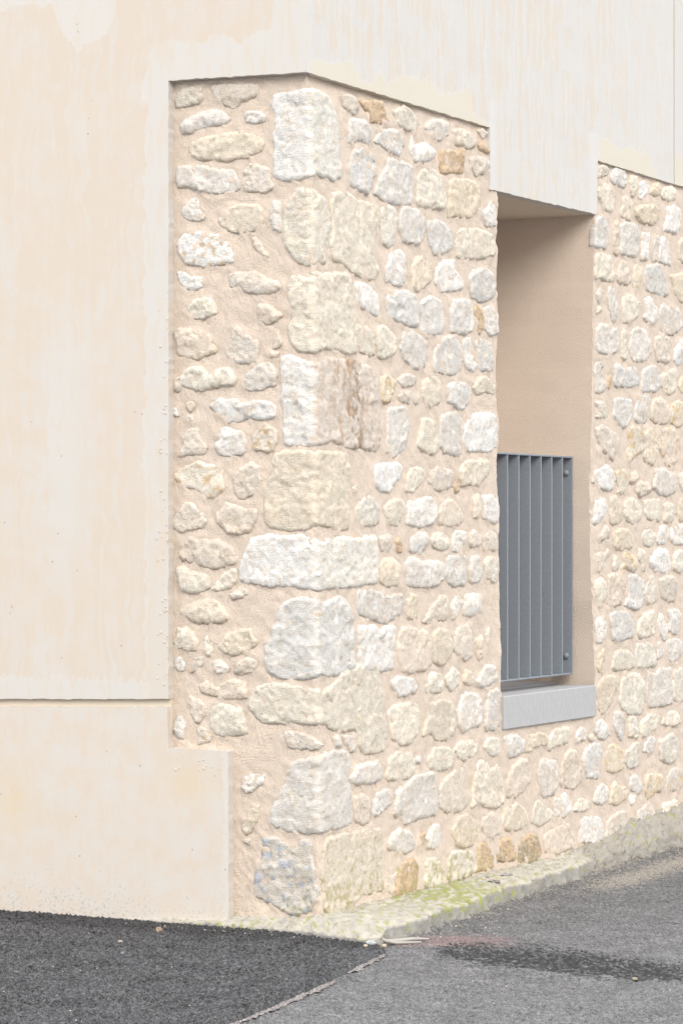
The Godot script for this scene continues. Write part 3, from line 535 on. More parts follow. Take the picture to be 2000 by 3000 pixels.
# the pointing: one sheet round the corner with the window left open, worked smooth along the stones
func mortar_sheet(all: Array) -> ArrayMesh:
	var us := PackedFloat32Array()
	var vs := PackedFloat32Array()
	var x := -0.78
	while x < WALL_END:
		us.append(x)
		x += 0.008 if absf(x) < 0.03 else 0.0145
		if x > WIN_A and us[-1] < WIN_A - 0.0001: x = WIN_A
		if x > WIN_B and us[-1] < WIN_B - 0.0001: x = WIN_B
	var y := -0.06
	while y < 3.62:
		vs.append(y)
		y += 0.0145
		if y > WIN_LOW and vs[-1] < WIN_LOW - 0.0001: y = WIN_LOW
		if y > WIN_HIGH and vs[-1] < WIN_HIGH - 0.0001: y = WIN_HIGH
	var nu := us.size()
	var nv := vs.size()
	var far := 0.07
	var dist := PackedFloat32Array()
	dist.resize(nu * nv)
	dist.fill(far * far)
	for d in all:
		var poly := PackedVector2Array()
		var lo := Vector2(99, 99)
		var hi := Vector2(-99, -99)
		for k in range(4, d.size(), 2):
			var p := Vector2(d[k], d[k + 1]) * 0.001
			poly.append(p)
			lo = lo.min(p)
			hi = hi.max(p)
		var i0 := us.bsearch(lo.x - far)
		var i1 := us.bsearch(hi.x + far)
		var j0 := vs.bsearch(lo.y - far)
		var j1 := vs.bsearch(hi.y + far)
		for j in range(j0, mini(j1, nv)):
			for i in range(i0, mini(i1, nu)):
				var p := Vector2(us[i], vs[j])
				var best := dist[j * nu + i]
				if best <= 0.0: continue
				for k in poly.size(): best = minf(best, seg_dist(p, poly[k], poly[(k + 1) % poly.size()]))
				if best < far * far and Geometry2D.is_point_in_polygon(p, poly): best = 0.0
				dist[j * nu + i] = best
	var v := PackedVector3Array()
	var uv := PackedVector2Array()
	var col := PackedColorArray()
	v.resize(nu * nv)
	uv.resize(nu * nv)
	col.resize(nu * nv)
	for j in nv:
		for i in nu:
			var k := j * nu + i
			var d := sqrt(dist[k])
			var u := us[i]
			var w := vs[j]
			var near := exp(-d / 0.026)
			var coarse := smoothstep(0.9, 0.2, w) * smoothstep(0.1, -0.1, u)
			var h := n_low.get_noise_2d(u * 0.7, w * 0.7) * 0.005 + n_mid.get_noise_2d(u * 0.3, w * 0.5) * 0.003 + near * (0.0030 + 0.0125 * n_low.get_noise_2d(u * 1.5 + 9.0, w * 1.5) + 0.006 * n_mid.get_noise_2d(u + 3.0, w)) + n_fine.get_noise_2d(u * 0.4, w * 0.4) * (0.0008 + 0.004 * coarse)
			if u > 0.0 and w > 3.5: h -= (w - 3.5) * (0.1 + 0.16 * smoothstep(1.6, 0.3, u))
			var uu := u
			uu += (at_line(RIM_A, w) - WIN_A) * maxf(0.0, 1.0 - absf(u - WIN_A) / 0.12) + (at_line(RIM_B, w) - WIN_B) * maxf(0.0, 1.0 - absf(u - WIN_B) / 0.12)
			if absf(u - WIN_A) < 0.001: uu += n_mid.get_noise_2d(5.0, w) * 0.006
			if absf(u - WIN_B) < 0.001: uu += n_mid.get_noise_2d(8.0, w * 1.2) * 0.005
			v[k] = wall_point(uu, w, h)
			uv[k] = Vector2(u * 0.55 + w * 0.13, d * 3.4 + w * 2.0)
			var tone := 1.0 + 0.05 * n_patch.get_noise_2d(u * 0.5, w * 0.5) + 0.03 * n_patch.get_noise_2d(u * 3.0, w * 3.0) + 0.05 * n_fine.get_noise_2d(u * 0.4, w * 0.4)
			var pale := smoothstep(0.0, 0.5, n_patch.get_noise_2d(u * 0.25 + 20.0, w * 0.25)) * 0.25
			col[k] = Color(lerpf(MORTAR[0] * tone, 0.64, pale), lerpf(MORTAR[1] * tone, 0.565, pale), lerpf(MORTAR[2] * tone, 0.495, pale))
	var ia := us.bsearch(WIN_A - 0.0005)
	var ib := us.bsearch(WIN_B - 0.0005)
	for j in nv:
		if vs[j] > WIN_LOW - 0.001:
			edge_a.append(v[j * nu + ia])
			edge_b.append(v[j * nu + ib])
	var idx := PackedInt32Array()
	for j in nv - 1:
		for i in nu - 1:
			var um := (us[i] + us[i + 1]) * 0.5
			var wm := (vs[j] + vs[j + 1]) * 0.5
			if um > WIN_A and um < WIN_B and wm > WIN_LOW: continue
			var k := j * nu + i
			idx.append_array([k, k + nu, k + 1, k + 1, k + nu, k + nu + 1])
	return surface(v, idx, col, uv)

# stretched noise for trowel and brush strokes, with sand grain over it
func stroke_texture() -> ImageTexture:
	var size := 512
	var a := noise(FastNoiseLite.new(), 71, 0.075, FastNoiseLite.TYPE_SIMPLEX_SMOOTH, 3).get_seamless_image(128, size)
	var g := noise(FastNoiseLite.new(), 72, 0.16, FastNoiseLite.TYPE_SIMPLEX, 2).get_seamless_image(size, size)
	a.resize(size, size, Image.INTERPOLATE_CUBIC)
	var da := a.get_data()
	var dg := g.get_data()
	var out := PackedByteArray()
	out.resize(size * size)
	for k in out.size(): out[k] = int(clampf(0.62 * da[k] + 0.38 * dg[k], 0, 255))
	var im := Image.create_from_data(size, size, false, Image.FORMAT_L8, out)
	im.generate_mipmaps()
	return ImageTexture.create_from_image(im)

# mineral grain of the stone: even tone with scattered brownish specks
func speck_texture(n: FastNoiseLite) -> ImageTexture:
	var im := n.get_seamless_image(512, 512)
	var src := im.get_data()
	var data := PackedByteArray()
	data.resize(512 * 512 * 3)
	for k in src.size():
		var t := src[k] / 255.0
		var dark := smoothstep(0.33, 0.10, t)
		var tone := 0.96 + 0.04 * smoothstep(0.3, 0.8, t)
		store(data, k * 3, [tone * (1.0 - 0.55 * dark), tone * (1.0 - 0.62 * dark), tone * (1.0 - 0.70 * dark)])
	return finish(data, 512, 512)

# sand in the mortar: fine lighter and darker grains
func sand_texture() -> ImageTexture:
	var src := noise(FastNoiseLite.new(), 61, 0.2, FastNoiseLite.TYPE_SIMPLEX, 2).get_seamless_image(512, 512).get_data()
	var data := PackedByteArray()
	data.resize(512 * 512 * 3)
	for k in src.size():
		var t := src[k] / 255.0
		var dark := smoothstep(0.34, 0.12, t)
		var tone := 0.95 + 0.05 * smoothstep(0.4, 0.8, t)
		store(data, k * 3, [tone * (1.0 - 0.3 * dark), tone * (1.0 - 0.36 * dark), tone * (1.0 - 0.42 * dark)])
	return finish(data, 512, 512)

# the rendered inside of a window jamb: starts on the rim of the mortar and runs back into the wall
func jamb(rim: PackedVector3Array, depth: float, turn: int) -> ArrayMesh:
	var v := PackedVector3Array()
	var uv := PackedVector2Array()
	var idx := PackedInt32Array()
	var steps := [0.0, 0.004, 0.012, 0.03, 0.06, 0.1, 0.16, 0.24, 0.34, 0.46, 0.6, depth]
	var m := steps.size()
	for j in rim.size():
		for i in m:
			var p := rim[j]
			var q := Vector3(lerpf(p.x, at_line(RIM_B if turn > 0 else RIM_A, p.y) + 0.004, smoothstep(0.0, 0.03, steps[i])), p.y, lerpf(p.z, 0.03, smoothstep(0.0, 0.1, steps[i])) - steps[i])
			q.x += n_low.get_noise_2d(p.y * 0.5, steps[i] * 0.5 + turn * 3.0) * 0.004 * smoothstep(0.0, 0.1, steps[i])
			v.append(q)
			uv.append(Vector2(q.z, q.y) * 4.6)
	for j in rim.size() - 1:
		for i in m - 1:
			var k := j * m + i
			if turn > 0: idx.append_array([k, k + 1, k + m, k + 1, k + m + 1, k + m])
			else: idx.append_array([k, k + m, k + 1, k + 1, k + m, k + m + 1])
	return surface(v, idx, PackedColorArray(), uv)

# a slab cut to an outline given in (along the wall, up); its rim is a little chipped
func slab(outline: Array, is_left: bool, chip: PackedInt32Array, area: Rect2) -> ArrayMesh:
	var poly := PackedVector2Array()
	for k in outline.size():
		var a := Vector2(outline[k][0], outline[k][1])
		var b := Vector2(outline[(k + 1) % outline.size()][0], outline[(k + 1) % outline.size()][1])
		poly.append(a)
		if chip.has(k):
			var n := int(a.distance_to(b) / 0.02)
			var across := (b - a).normalized().orthogonal()
			for i in range(1, n):
				var p := a.lerp(b, float(i) / n)
				poly.append(p + across * (n_mid.get_noise_2d(p.x * 0.9 + 40.0, p.y * 0.9) * 0.0035 + n_low.get_noise_2d(p.x, p.y + 30.0) * 0.003))
	var tri := Geometry2D.triangulate_polygon(poly)
	var v := PackedVector3Array()
	var nrm := PackedVector3Array()
	var uv := PackedVector2Array()
	var add := func(p: Vector3, n: Vector3, s: Vector2):
		v.append(p)
		nrm.append(n)
		uv.append((s - area.position) / area.size * Vector2(1, -1) + Vector2(0, 1))
	var front := func(s: Vector2) -> Vector3: return Vector3(-0.045, s.y, s.x) if is_left else Vector3(s.x, s.y, 0.012)
	var back := func(s: Vector2) -> Vector3: return Vector3(0.02, s.y, minf(s.x, -0.05)) if is_left else Vector3(maxf(s.x, 0.02), s.y, -0.05)
	var out := Vector3(-1, 0, 0) if is_left else Vector3(0, 0, 1)
	for t in range(0, tri.size(), 3):
		var a: Vector3 = front.call(poly[tri[t]])
		var b: Vector3 = front.call(poly[tri[t + 1]])
		var c: Vector3 = front.call(poly[tri[t + 2]])
		var order := [0, 1, 2] if (c - a).cross(b - a).dot(out) > 0.0 else [0, 2, 1]
		for o in order: add.call(front.call(poly[tri[t + o]]), out, poly[tri[t + o]])
	var ccw := not Geometry2D.is_polygon_clockwise(poly)
	for k in poly.size():
		var s0 := poly[k]
		var s1 := poly[(k + 1) % poly.size()]
		var f0: Vector3 = front.call(s0)
		var f1: Vector3 = front.call(s1)
		var b0: Vector3 = back.call(s0)
		var b1: Vector3 = back.call(s1)
		var e := (s1 - s0).normalized()
		var o2 := Vector2(e.y, -e.x) if ccw else Vector2(-e.y, e.x)
		var n := Vector3(0, o2.y, o2.x) if is_left else Vector3(o2.x, o2.y, 0)
		var order := [f0, f1, b1, f0, b1, b0]
		if (b1 - f0).cross(f1 - f0).dot(n) < 0.0: order = [f0, b1, f1, f0, b0, b1]
		for p in order: add.call(p, n, s0)
	var arr := []
	arr.resize(Mesh.ARRAY_MAX)
	arr[Mesh.ARRAY_VERTEX] = v
	arr[Mesh.ARRAY_NORMAL] = nrm
	arr[Mesh.ARRAY_TEX_UV] = uv
	var mesh := ArrayMesh.new()
	mesh.add_surface_from_arrays(Mesh.PRIMITIVE_TRIANGLES, arr)
	return mesh

func at_line(list: Array, x: float) -> float:
	if x <= list[0][0]: return list[0][1]
	for k in list.size() - 1:
		if x <= list[k + 1][0]: return lerpf(list[k][1], list[k + 1][1], (x - list[k][0]) / (list[k + 1][0] - list[k][0]))
	return list[-1][1]

func blend(a: Array, b: Array, t: float) -> Array:
	return [lerpf(a[0], b[0], t), lerpf(a[1], b[1], t), lerpf(a[2], b[2], t)]

func store(data: PackedByteArray, k: int, c: Array) -> void:
	var s := Color(clampf(c[0], 0, 1), clampf(c[1], 0, 1), clampf(c[2], 0, 1)).linear_to_srgb()
	data[k] = int(s.r * 255.0 + 0.5)
	data[k + 1] = int(s.g * 255.0 + 0.5)
	data[k + 2] = int(s.b * 255.0 + 0.5)

func finish(data: PackedByteArray, w: int, h: int) -> ImageTexture:
	var im := Image.create_from_data(w, h, false, Image.FORMAT_RGB8, data)
	im.generate_mipmaps()
	return ImageTexture.create_from_image(im)

# the wash on the left concrete: beige skin, pale slurry brushed along the edges of the casting, runs, pinholes
func left_wash(area: Rect2, w: int, h: int) -> ImageTexture:
	var data := PackedByteArray()
	data.resize(w * h * 3)
	var beige := [0.595, 0.53, 0.46]
	var white := [0.588, 0.572, 0.548]
	var drip := [[-3.2, 4.05], [-1.525, 4.0], [-1.25, 3.98], [-1.216, 3.888], [-1.182, 3.838], [-1.126, 3.787], [-1.025, 3.807], [-0.97, 3.84], [-0.937, 3.903], [-0.92, 3.98], [-0.9, 4.6]]
	var brim := [[-0.80, 3.5], [-0.782, 3.62], [-0.75, 3.738], [-0.695, 3.781], [-0.587, 3.786], [-0.522, 3.758], [-0.415, 3.786], [-0.309, 3.75], [-0.163, 3.784], [-0.142, 3.91], [-0.11, 4.3], [-0.1, 6.0]]
	var n := n_patch
	for j in h:
		var y := area.end.y - (j + 0.5) / h * area.size.y
		for i in w:
			var z := area.position.x + (i + 0.5) / w * area.size.x
			var warp := 0.05 * n.get_noise_2d(z * 0.5, y * 0.35)
			var run := n.get_noise_2d((z + warp) * 2.6, y * 0.10) * (0.35 + 0.9 * absf(n.get_noise_2d(z * 0.35 + 4.0, y * 0.22)) * 2.0)
			var run2 := n.get_noise_2d(z * 7.0 + 9.0, y * 0.4)
			var cloud := n.get_noise_2d(z * 0.9, y * 0.9 + 50.0)
			var small := n.get_noise_2d(z * 4.0 + 31.0, y * 4.0)
			var c: Array
			if y > 0.93:
				var t := 0.22 + 0.75 * run + 0.10 * run2 + 0.45 * cloud + 0.25 * n.get_noise_2d(z * 0.3, y * 0.25 + 8.0)
				var wide := exp(-pow((z + 1.2 + 0.05 * cloud) / 0.11, 2.0)) * smoothstep(1.2, 1.8, y) * smoothstep(2.9, 2.3, y)
				t += 0.75 * wide + 0.12 * small
				c = blend(beige, white, clampf(t, 0.0, 0.9))
				var wav := n.get_noise_2d(z * 1.1 + 15.0, y * 1.1) * 0.045 + small * 0.006
				var m := 0.0
				m = maxf(m, smoothstep(-0.004, 0.012, z + 0.775 + wav * 0.6 + 0.012 * cloud) * smoothstep(3.66, 3.60, y))
				if z > -0.80: m = maxf(m, smoothstep(0.008, -0.006, y - at_line(brim, z) - wav) * smoothstep(3.5, 3.58, y))
				m = maxf(m, smoothstep(-0.01, 0.02, z + 0.06 + wav) * 0.9)
				m = maxf(m, smoothstep(-0.008, 0.008, y - at_line(drip, z) + wav * 0.7) * 0.9)
				var low := 0.985 + 0.055 + 0.03 * small + 0.02 * n.get_noise_1d(z * 1.5)
				m = maxf(m, smoothstep(0.012, -0.008, y - low) * smoothstep(-0.74, -0.80, z))
				var inside := blend(white, [0.602, 0.54, 0.465], clampf(smoothstep(0.05, 0.5, run2 * 0.6 + n.get_noise_2d(z * 2.0, y * 0.5 + 12.0)) * 0.6 + smoothstep(2.6, 1.4, y + cloud) * 0.45 * smoothstep(-0.82, -0.76, z), 0.0, 0.85))
				c = blend(c, inside, m)
				var rim := m * (1.0 - m) * 4.0
				c = blend(c, [0.633, 0.619, 0.597], rim * 0.45)
			else:
				var t := 0.45 + 0.7 * cloud + 0.5 * run + 0.1 * run2 + 0.3 * small
				c = blend([0.602, 0.535, 0.465], [0.593, 0.571, 0.54], clampf(t, 0.0, 1.0))
				var warm := exp(-pow((z + 0.56) / 0.11, 2.0) - pow((y - 0.62) / 0.1, 2.0)) + exp(-pow((z + 1.45) / 0.09, 2.0) - pow((y - 0.5) / 0.13, 2.0))
				c = blend(c, [0.619, 0.522, 0.389], clampf(warm * (0.65 + 0.8 * small), 0.0, 0.7))
				var pale := smoothstep(0.0, 0.02, z + 0.40 + 0.03 * small)
				c = blend(c, [0.611, 0.602, 0.584], pale * 0.6)
				# splashes of dirt near the pavement: separate grains
				var splash := smoothstep(0.16, 0.4, n_fine.get_noise_2d(z * 0.5, y * 0.5) + 0.35 * small + 0.25 * cloud - y * 3.0 - 0.16 * smoothstep(-1.2, -0.5, z))
				if y < 0.3: c = blend(c, [0.30, 0.27, 0.24], splash * 0.4)
			var g := 1.0 + 0.018 * n_fine.get_noise_2d(z * 1.7, y * 1.7)
			store(data, (j * w + i) * 3, [c[0] * g, c[1] * g, c[2] * g])
	var rng := RandomNumberGenerator.new()
	rng.seed = 44
	for k in 150:
		var i := rng.randi_range(1, w - 2)
		var j := rng.randi_range(1, h - 2)
		var t := rng.randf_range(0.5, 0.85)
		for o in [0]:
			for ch in 3: data[(j * w + i) * 3 + ch + o] = int(data[(j * w + i) * 3 + ch + o] * t)
	return finish(data, w, h)

# the wash on the right concrete: cooler grey-white skin with beige runs and cream repairs over the stonework
func right_wash(area: Rect2, w: int, h: int) -> ImageTexture:
	var data := PackedByteArray()
	data.resize(w * h * 3)
	var cream_a := [[-0.05, 3.61], [0.023, 3.658], [0.173, 3.664], [0.37, 3.703], [0.426, 3.634], [0.482, 3.626], [0.55, 3.63], [0.619, 3.702], [0.688, 3.649], [0.853, 3.709], [1.144, 3.717], [1.244, 3.671], [1.447, 3.715], [1.551, 3.762], [1.577, 3.637], [1.763, 3.599]]
	var cream_b := [[3.06, 3.682], [3.172, 3.713], [3.334, 3.683], [3.399, 3.672], [3.499, 3.709], [3.633, 3.687], [3.77, 3.703], [3.839, 3.647], [3.891, 3.588]]
	var n := n_patch
	for j in h:
		var y := area.end.y - (j + 0.5) / h * area.size.y
		for i in w:
			var x := area.position.x + (i + 0.5) / w * area.size.x
			var sway := 0.02 * n.get_noise_2d(x * 0.6, y * 1.2)
			var run := n.get_noise_2d((x + sway) * 1.9, y * 0.13)
			var run2 := n.get_noise_2d((x + sway) * 4.0 + 5.0, y * 0.3)
			var cloud := n.get_noise_2d(x * 0.6 + 3.0, y * 0.7)
			var small := n.get_noise_2d(x * 3.2 + 31.0, y * 4.0)
			var c := blend([0.58, 0.571, 0.558], [0.597, 0.54, 0.469], clampf(smoothstep(-0.2, 0.4, run + 0.7 * cloud + 0.2 * small) * 0.85 * smoothstep(5.2, 2.0, x), 0.0, 0.8))
			c = blend(c, [0.619, 0.615, 0.606], clampf(smoothstep(0.05, 0.45, run2 + 0.4 * small) * 0.5, 0.0, 0.7))
			var m := 0.0
			if x < 1.77: m = smoothstep(0.010, -0.006, y - at_line(cream_a, x) - small * 0.012)
			elif x > 3.07 and x < 3.95: m = smoothstep(0.010, -0.006, y - at_line(cream_b, x) - small * 0.012)
			elif x > 4.15: m = smoothstep(0.010, -0.006, y - 3.74 - small * 0.08)
			c = blend(c, [0.619, 0.584, 0.5], m * 0.9)
			c = blend(c, [0.637, 0.633, 0.624], m * (1.0 - m) * 4.0 * 0.5)
			var side := smoothstep(0.05, 0.0, absf(x - 1.80) - 0.02 + 0.03 * small) + smoothstep(0.06, 0.0, absf(x - 3.03) - 0.03 + 0.05 * run2)
			if y < 3.72: c = blend(c, [0.611, 0.611, 0.611], clampf(side, 0.0, 1.0) * 0.7)
			var corner := smoothstep(0.05, 0.0, x + 0.03 + 0.02 * small)
			c = blend(c, [0.611, 0.602, 0.584], corner * 0.6)
			var g := 1.0 + 0.015 * n_fine.get_noise_2d(x * 1.7, y * 1.7)
			store(data, (j * w + i) * 3, [c[0] * g, c[1] * g, c[2] * g])
	return finish(data, w, h)

# path of the footing: outer edge x z, inner edge x z, height at the wall, height at the brim
const FOOT = [[-0.055, -1.05, 0.02, -1.05, 0.012, 0.003], [-0.075, -0.88, 0.02, -0.88, 0.03, 0.018], [-0.088, -0.62, 0.02, -0.62, 0.045, 0.03], [-0.092, -0.40, 0.02, -0.40, 0.06, 0.034], [-0.095, -0.10, 0.02, -0.10, 0.075, 0.03], [-0.135, 0.15, 0.02, 0.0, 0.085, 0.035],
	[-0.20, 0.37, 0.03, 0.03, 0.09, 0.032], [-0.12, 0.41, 0.06, 0.035, 0.09, 0.05], [0.10, 0.385, 0.12, 0.035, 0.088, 0.06], [0.39, 0.355, 0.39, 0.03, 0.088, 0.062], [0.89, 0.33, 0.89, 0.03, 0.088, 0.062], [1.3, 0.25, 1.3, 0.03, 0.092, 0.066],
	[1.75, 0.235, 1.75, 0.03, 0.092, 0.06], [2.2, 0.20, 2.2, 0.03, 0.09, 0.06], [2.54, 0.18, 2.54, 0.03, 0.088, 0.058], [2.60, 0.125, 2.60, 0.03, 0.10, 0.05], [3.0, 0.12, 3.0, 0.03, 0.11, 0.04], [3.3, 0.125, 3.3, 0.03, 0.17, 0.06], [3.8, 0.14, 3.8, 0.03, 0.20, 0.075], [8.3, 0.14, 8.3, 0.03, 0.2, 0.075]]

func footing_mesh() -> ArrayMesh:
	var v := PackedVector3Array()
	var col := PackedColorArray()
	var idx := PackedInt32Array()
	var across := 20
	var down := 7
	var m := across + down
	var rows := 0
	for k in FOOT.size() - 1:
		var a: Array = FOOT[k]
		var b: Array = FOOT[k + 1]
		var l := maxf(Vector2(a[0], a[1]).distance_to(Vector2(b[0], b[1])), Vector2(a[2], a[3]).distance_to(Vector2(b[2], b[3])))
		var n := maxi(2, int(l / 0.013))
		for s in n + (1 if k == FOOT.size() - 2 else 0):
			var t := float(s) / n
			var o := Vector2(lerpf(a[0], b[0], t), lerpf(a[1], b[1], t))
			var e := Vector2(lerpf(a[2], b[2], t), lerpf(a[3], b[3], t))
			var hi := lerpf(a[4], b[4], t)
			var ho := lerpf(a[5], b[5], t)
			rows += 1
			for i in m:
				var p: Vector2
				var y: float
				var q := minf(1.0, float(i) / (across - 1))
				p = e.lerp(o, q)
				y = lerpf(hi, ho, q * q)
				var drop := 0.0
				if i >= across:
					drop = float(i - across + 1) / down
					p = o + (o - e).normalized() * 0.02 * drop
					y = lerpf(ho, -0.03, drop)
				var layer := n_low.get_noise_2d(p.x * 0.9 + 70.0, p.y * 2.6)
				var rough := n_mid.get_noise_3d(p.x, y * 2.0, p.y)
				var grit := n_fine.get_noise_3d(p.x, y, p.y + 11.0)
				var coarse := smoothstep(2.5, 2.8, p.x) + smoothstep(0.05, -0.1, p.x) * 0.6
				y += layer * 0.014 * (1.0 - 0.6 * q) + rough * (0.0035 + 0.014 * coarse) + grit * (0.0015 + 0.005 * coarse)
				var dir := (o - e).normalized()
				p += dir * (drop * (rough * 0.022 + layer * 0.03) + (n_low.get_noise_2d(p.x * 0.45, 5.0) * 0.07 + n_mid.get_noise_2d(p.x * 0.8, 8.0) * 0.012) * q) + dir * coarse * rough * 0.02
				v.append(Vector3(p.x, y, p.y))
				var big := n_patch.get_noise_2d(p.x * 0.8, p.y * 2.0)
				var mid := n_patch.get_noise_2d(p.x * 1.7 + 5.0, p.y * 3.0)
				var dot := n_patch.get_noise_3d(p.x * 5.5, y * 7.0, p.y * 7.0)
				var c := blend([0.68, 0.64, 0.55], [0.60, 0.585, 0.545], smoothstep(-0.2, 0.3, big + 0.4 * mid))
				c = blend(c, [0.64, 0.53, 0.37], smoothstep(0.08, 0.35, big + 0.3 * mid) * 0.5)
				c = blend(c, [0.43, 0.42, 0.39], smoothstep(0.12, 0.3, n_patch.get_noise_2d(p.x * 1.4 + 17.0, p.y * 3.0)) * 0.6)
				c = blend(c, [0.50, 0.47, 0.42], smoothstep(0.12, 0.4, dot + 0.3 * mid) * 0.4)
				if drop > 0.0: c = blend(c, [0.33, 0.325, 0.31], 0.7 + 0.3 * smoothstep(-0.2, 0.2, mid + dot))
				c = blend(c, [0.42, 0.395, 0.36], smoothstep(2.5, 2.8, p.x) * 0.7)
				c = blend(c, [0.50, 0.47, 0.43], clampf(coarse, 0.0, 1.0) * smoothstep(-0.1, 0.25, dot) * 0.6)
				# moss: grainy green patches on the ledge under the ochre stones
				var where := exp(-pow((p.x - 1.0) / 0.42, 2.0)) * 0.36 + exp(-pow((p.x - 0.15) / 0.2, 2.0)) * 0.05 * smoothstep(0.4, 0.1, q)
				var moss := smoothstep(0.10, 0.22, where + 0.55 * mid + 0.35 * dot - 0.10 - 0.25 * drop)
				c = blend(c, [0.40, 0.43, 0.14], moss * (0.55 + 0.5 * smoothstep(-0.2, 0.3, dot)))
				if p.x > 1.9 and p.x < 3.2: c = blend(c, [0.34, 0.31, 0.16], smoothstep(0.2, 0.4, mid + dot - 0.1 - q * 0.2) * 0.45)
				var chalky := 0.78 + 0.10 * dot
				col.append(Color(c[0] * chalky, c[1] * chalky, c[2] * chalky))
	for r in rows - 1:
		for i in m - 1:
			var k := r * m + i
			idx.append_array([k, k + m, k + 1, k + 1, k + m, k + m + 1])
	return surface(v, idx, col)

func in_patch(x: float, z: float) -> float:   # how far inside the newer asphalt, in metres
	return patch_edge(x) - z

func patch_edge(x: float) -> float:
	var e := at_line([[-9.0, 1.9], [-2.02, 0.787], [-1.6, 0.727], [-1.29, 0.69], [-0.73, 0.586], [-0.38, 0.519], [-0.31, 0.505], [-0.2, 0.42], [0.0, 0.25]], x)
	return e + n_mid.get_noise_2d(x * 0.8, 90.0) * 0.007

func axis(a: float, b: float, fine: float, reach: float) -> PackedFloat32Array:
	var out := PackedFloat32Array()
	var low := PackedFloat32Array()
	var s := fine
	var x := a
	while x > -reach:
		s *= 1.35
		x -= s
		low.append(x)
	low.reverse()
	out.append_array(low)
	x = a
	while x < b:
		out.append(x)
		x += fine
	s = fine
	while x < reach:
		out.append(x)
		s *= 1.35
		x += s
	out.append(x)
	return out

const WET = [[-0.024, 0.588], [0.118, 0.69], [0.138, 0.896], [0.172, 1.062], [0.032, 1.3], [-0.075, 1.673], [-0.10, 2.3], [-0.62, 2.4], [-0.427, 1.822], [-0.528, 1.629], [-0.435, 1.268], [-0.399, 0.963], [-0.265, 0.735]]

func road_height(x: float, z: float) -> float:
	return n_low.get_noise_2d(x * 0.3, z * 0.3) * 0.006 + n_fine.get_noise_2d(x * 0.55, z * 0.55) * 0.0050

func road_mesh() -> ArrayMesh:
	var xs := axis(-2.9, 4.6, 0.013, 70.0)
	var zs := axis(-0.1, 2.4, 0.011, 70.0)
	var v := PackedVector3Array()
	var col := PackedColorArray()
	var idx := PackedInt32Array()
	var wet := PackedVector2Array()
	for p in WET: wet.append(Vector2(p[0], p[1]))
	var n := xs.size()
	for z in zs:
		for x in xs:
			var near := absf(x) < 8.0 and absf(z) < 8.0
			var y := 0.0
			var g := 0.225
			var c := [g, g, g * 1.03]
			if near:
				y = road_height(x, z)
				var a := n_patch.get_noise_2d(x * 0.5, z * 0.5)
				var b := n_patch.get_noise_2d(x * 2.0 + 8.0, z * 2.0)
				var e := n_patch.get_noise_2d(x * 7.0, z * 9.0)
				g = 0.225 * (1.0 + 0.22 * a + 0.20 * b + 0.30 * e + 0.5 * n_fine.get_noise_2d(x * 0.5 + 9.0, z * 0.5))
				c = [g, g, g * 1.03]
				# spilled pink pigment by the footing
				var pk := exp(-pow((x - 0.15 - (z - 0.6) * 0.25) / 0.22, 2.0) - pow((z - 0.62) / 0.26, 2.0))
				c = blend(c, [0.33, 0.235, 0.23], smoothstep(0.3, 0.9, pk + 0.35 * b + 0.3 * e) * 0.75)
				c = blend(c, [0.55, 0.38, 0.34], smoothstep(0.42, 0.62, exp(-pow((x + 0.03 - (z - 0.55) * 0.32) / 0.05, 2.0)) * smoothstep(1.05, 0.7, z) * 0.45 + 0.6 * e) * 0.8)
				# wet stain
				var along := x * 0.466 + z * 0.885      # the water ran along this line
				var over := x * 0.885 - z * 0.466
				var drift := n_patch.get_noise_2d(along * 0.9, over * 3.5)
				var thin := n_patch.get_noise_2d(along * 3.0 + 4.0, over * 9.0)
				if Geometry2D.is_point_in_polygon(Vector2(x + 0.16 * drift + 0.10 * thin, z), wet):
					c = blend(c, [0.052, 0.052, 0.056], 0.95 - 0.8 * smoothstep(0.12, 0.4, thin + smoothstep(-0.15, 0.15, x) * 0.35))
				# stone dust and lime washed off the footing
				var dust := exp(-maxf(0.0, z - 0.30 + 0.055 * x) / 0.10) * smoothstep(-0.3, 0.2, x)
				c = blend(c, [0.56, 0.51, 0.43], smoothstep(0.3, 0.7, dust * 0.75 + 0.55 * e + 0.25 * b) * 0.85)
				var fan := exp(-pow((z - 0.42 - (3.0 - x) * 0.03) / 0.16, 2.0)) * smoothstep(1.4, 2.4, x) * smoothstep(4.8, 3.6, x)
				c = blend(c, [0.58, 0.53, 0.45], smoothstep(0.35, 0.8, fan * 0.8 + 0.6 * e) * 0.7)
				# pale scuffs
				c = blend(c, [0.42, 0.42, 0.42], smoothstep(0.42, 0.52, n_patch.get_noise_2d(x * 2.6 + 60.0, z * 0.8)) * 0.5)
			v.append(Vector3(x, y, z))
			col.append(Color(c[0], c[1], c[2]))
	for j in zs.size() - 1:
		for i in n - 1:
			var k := j * n + i
			idx.append_array([k, k + 1, k + n, k + 1, k + n + 1, k + n])
	return surface(v, idx, col)

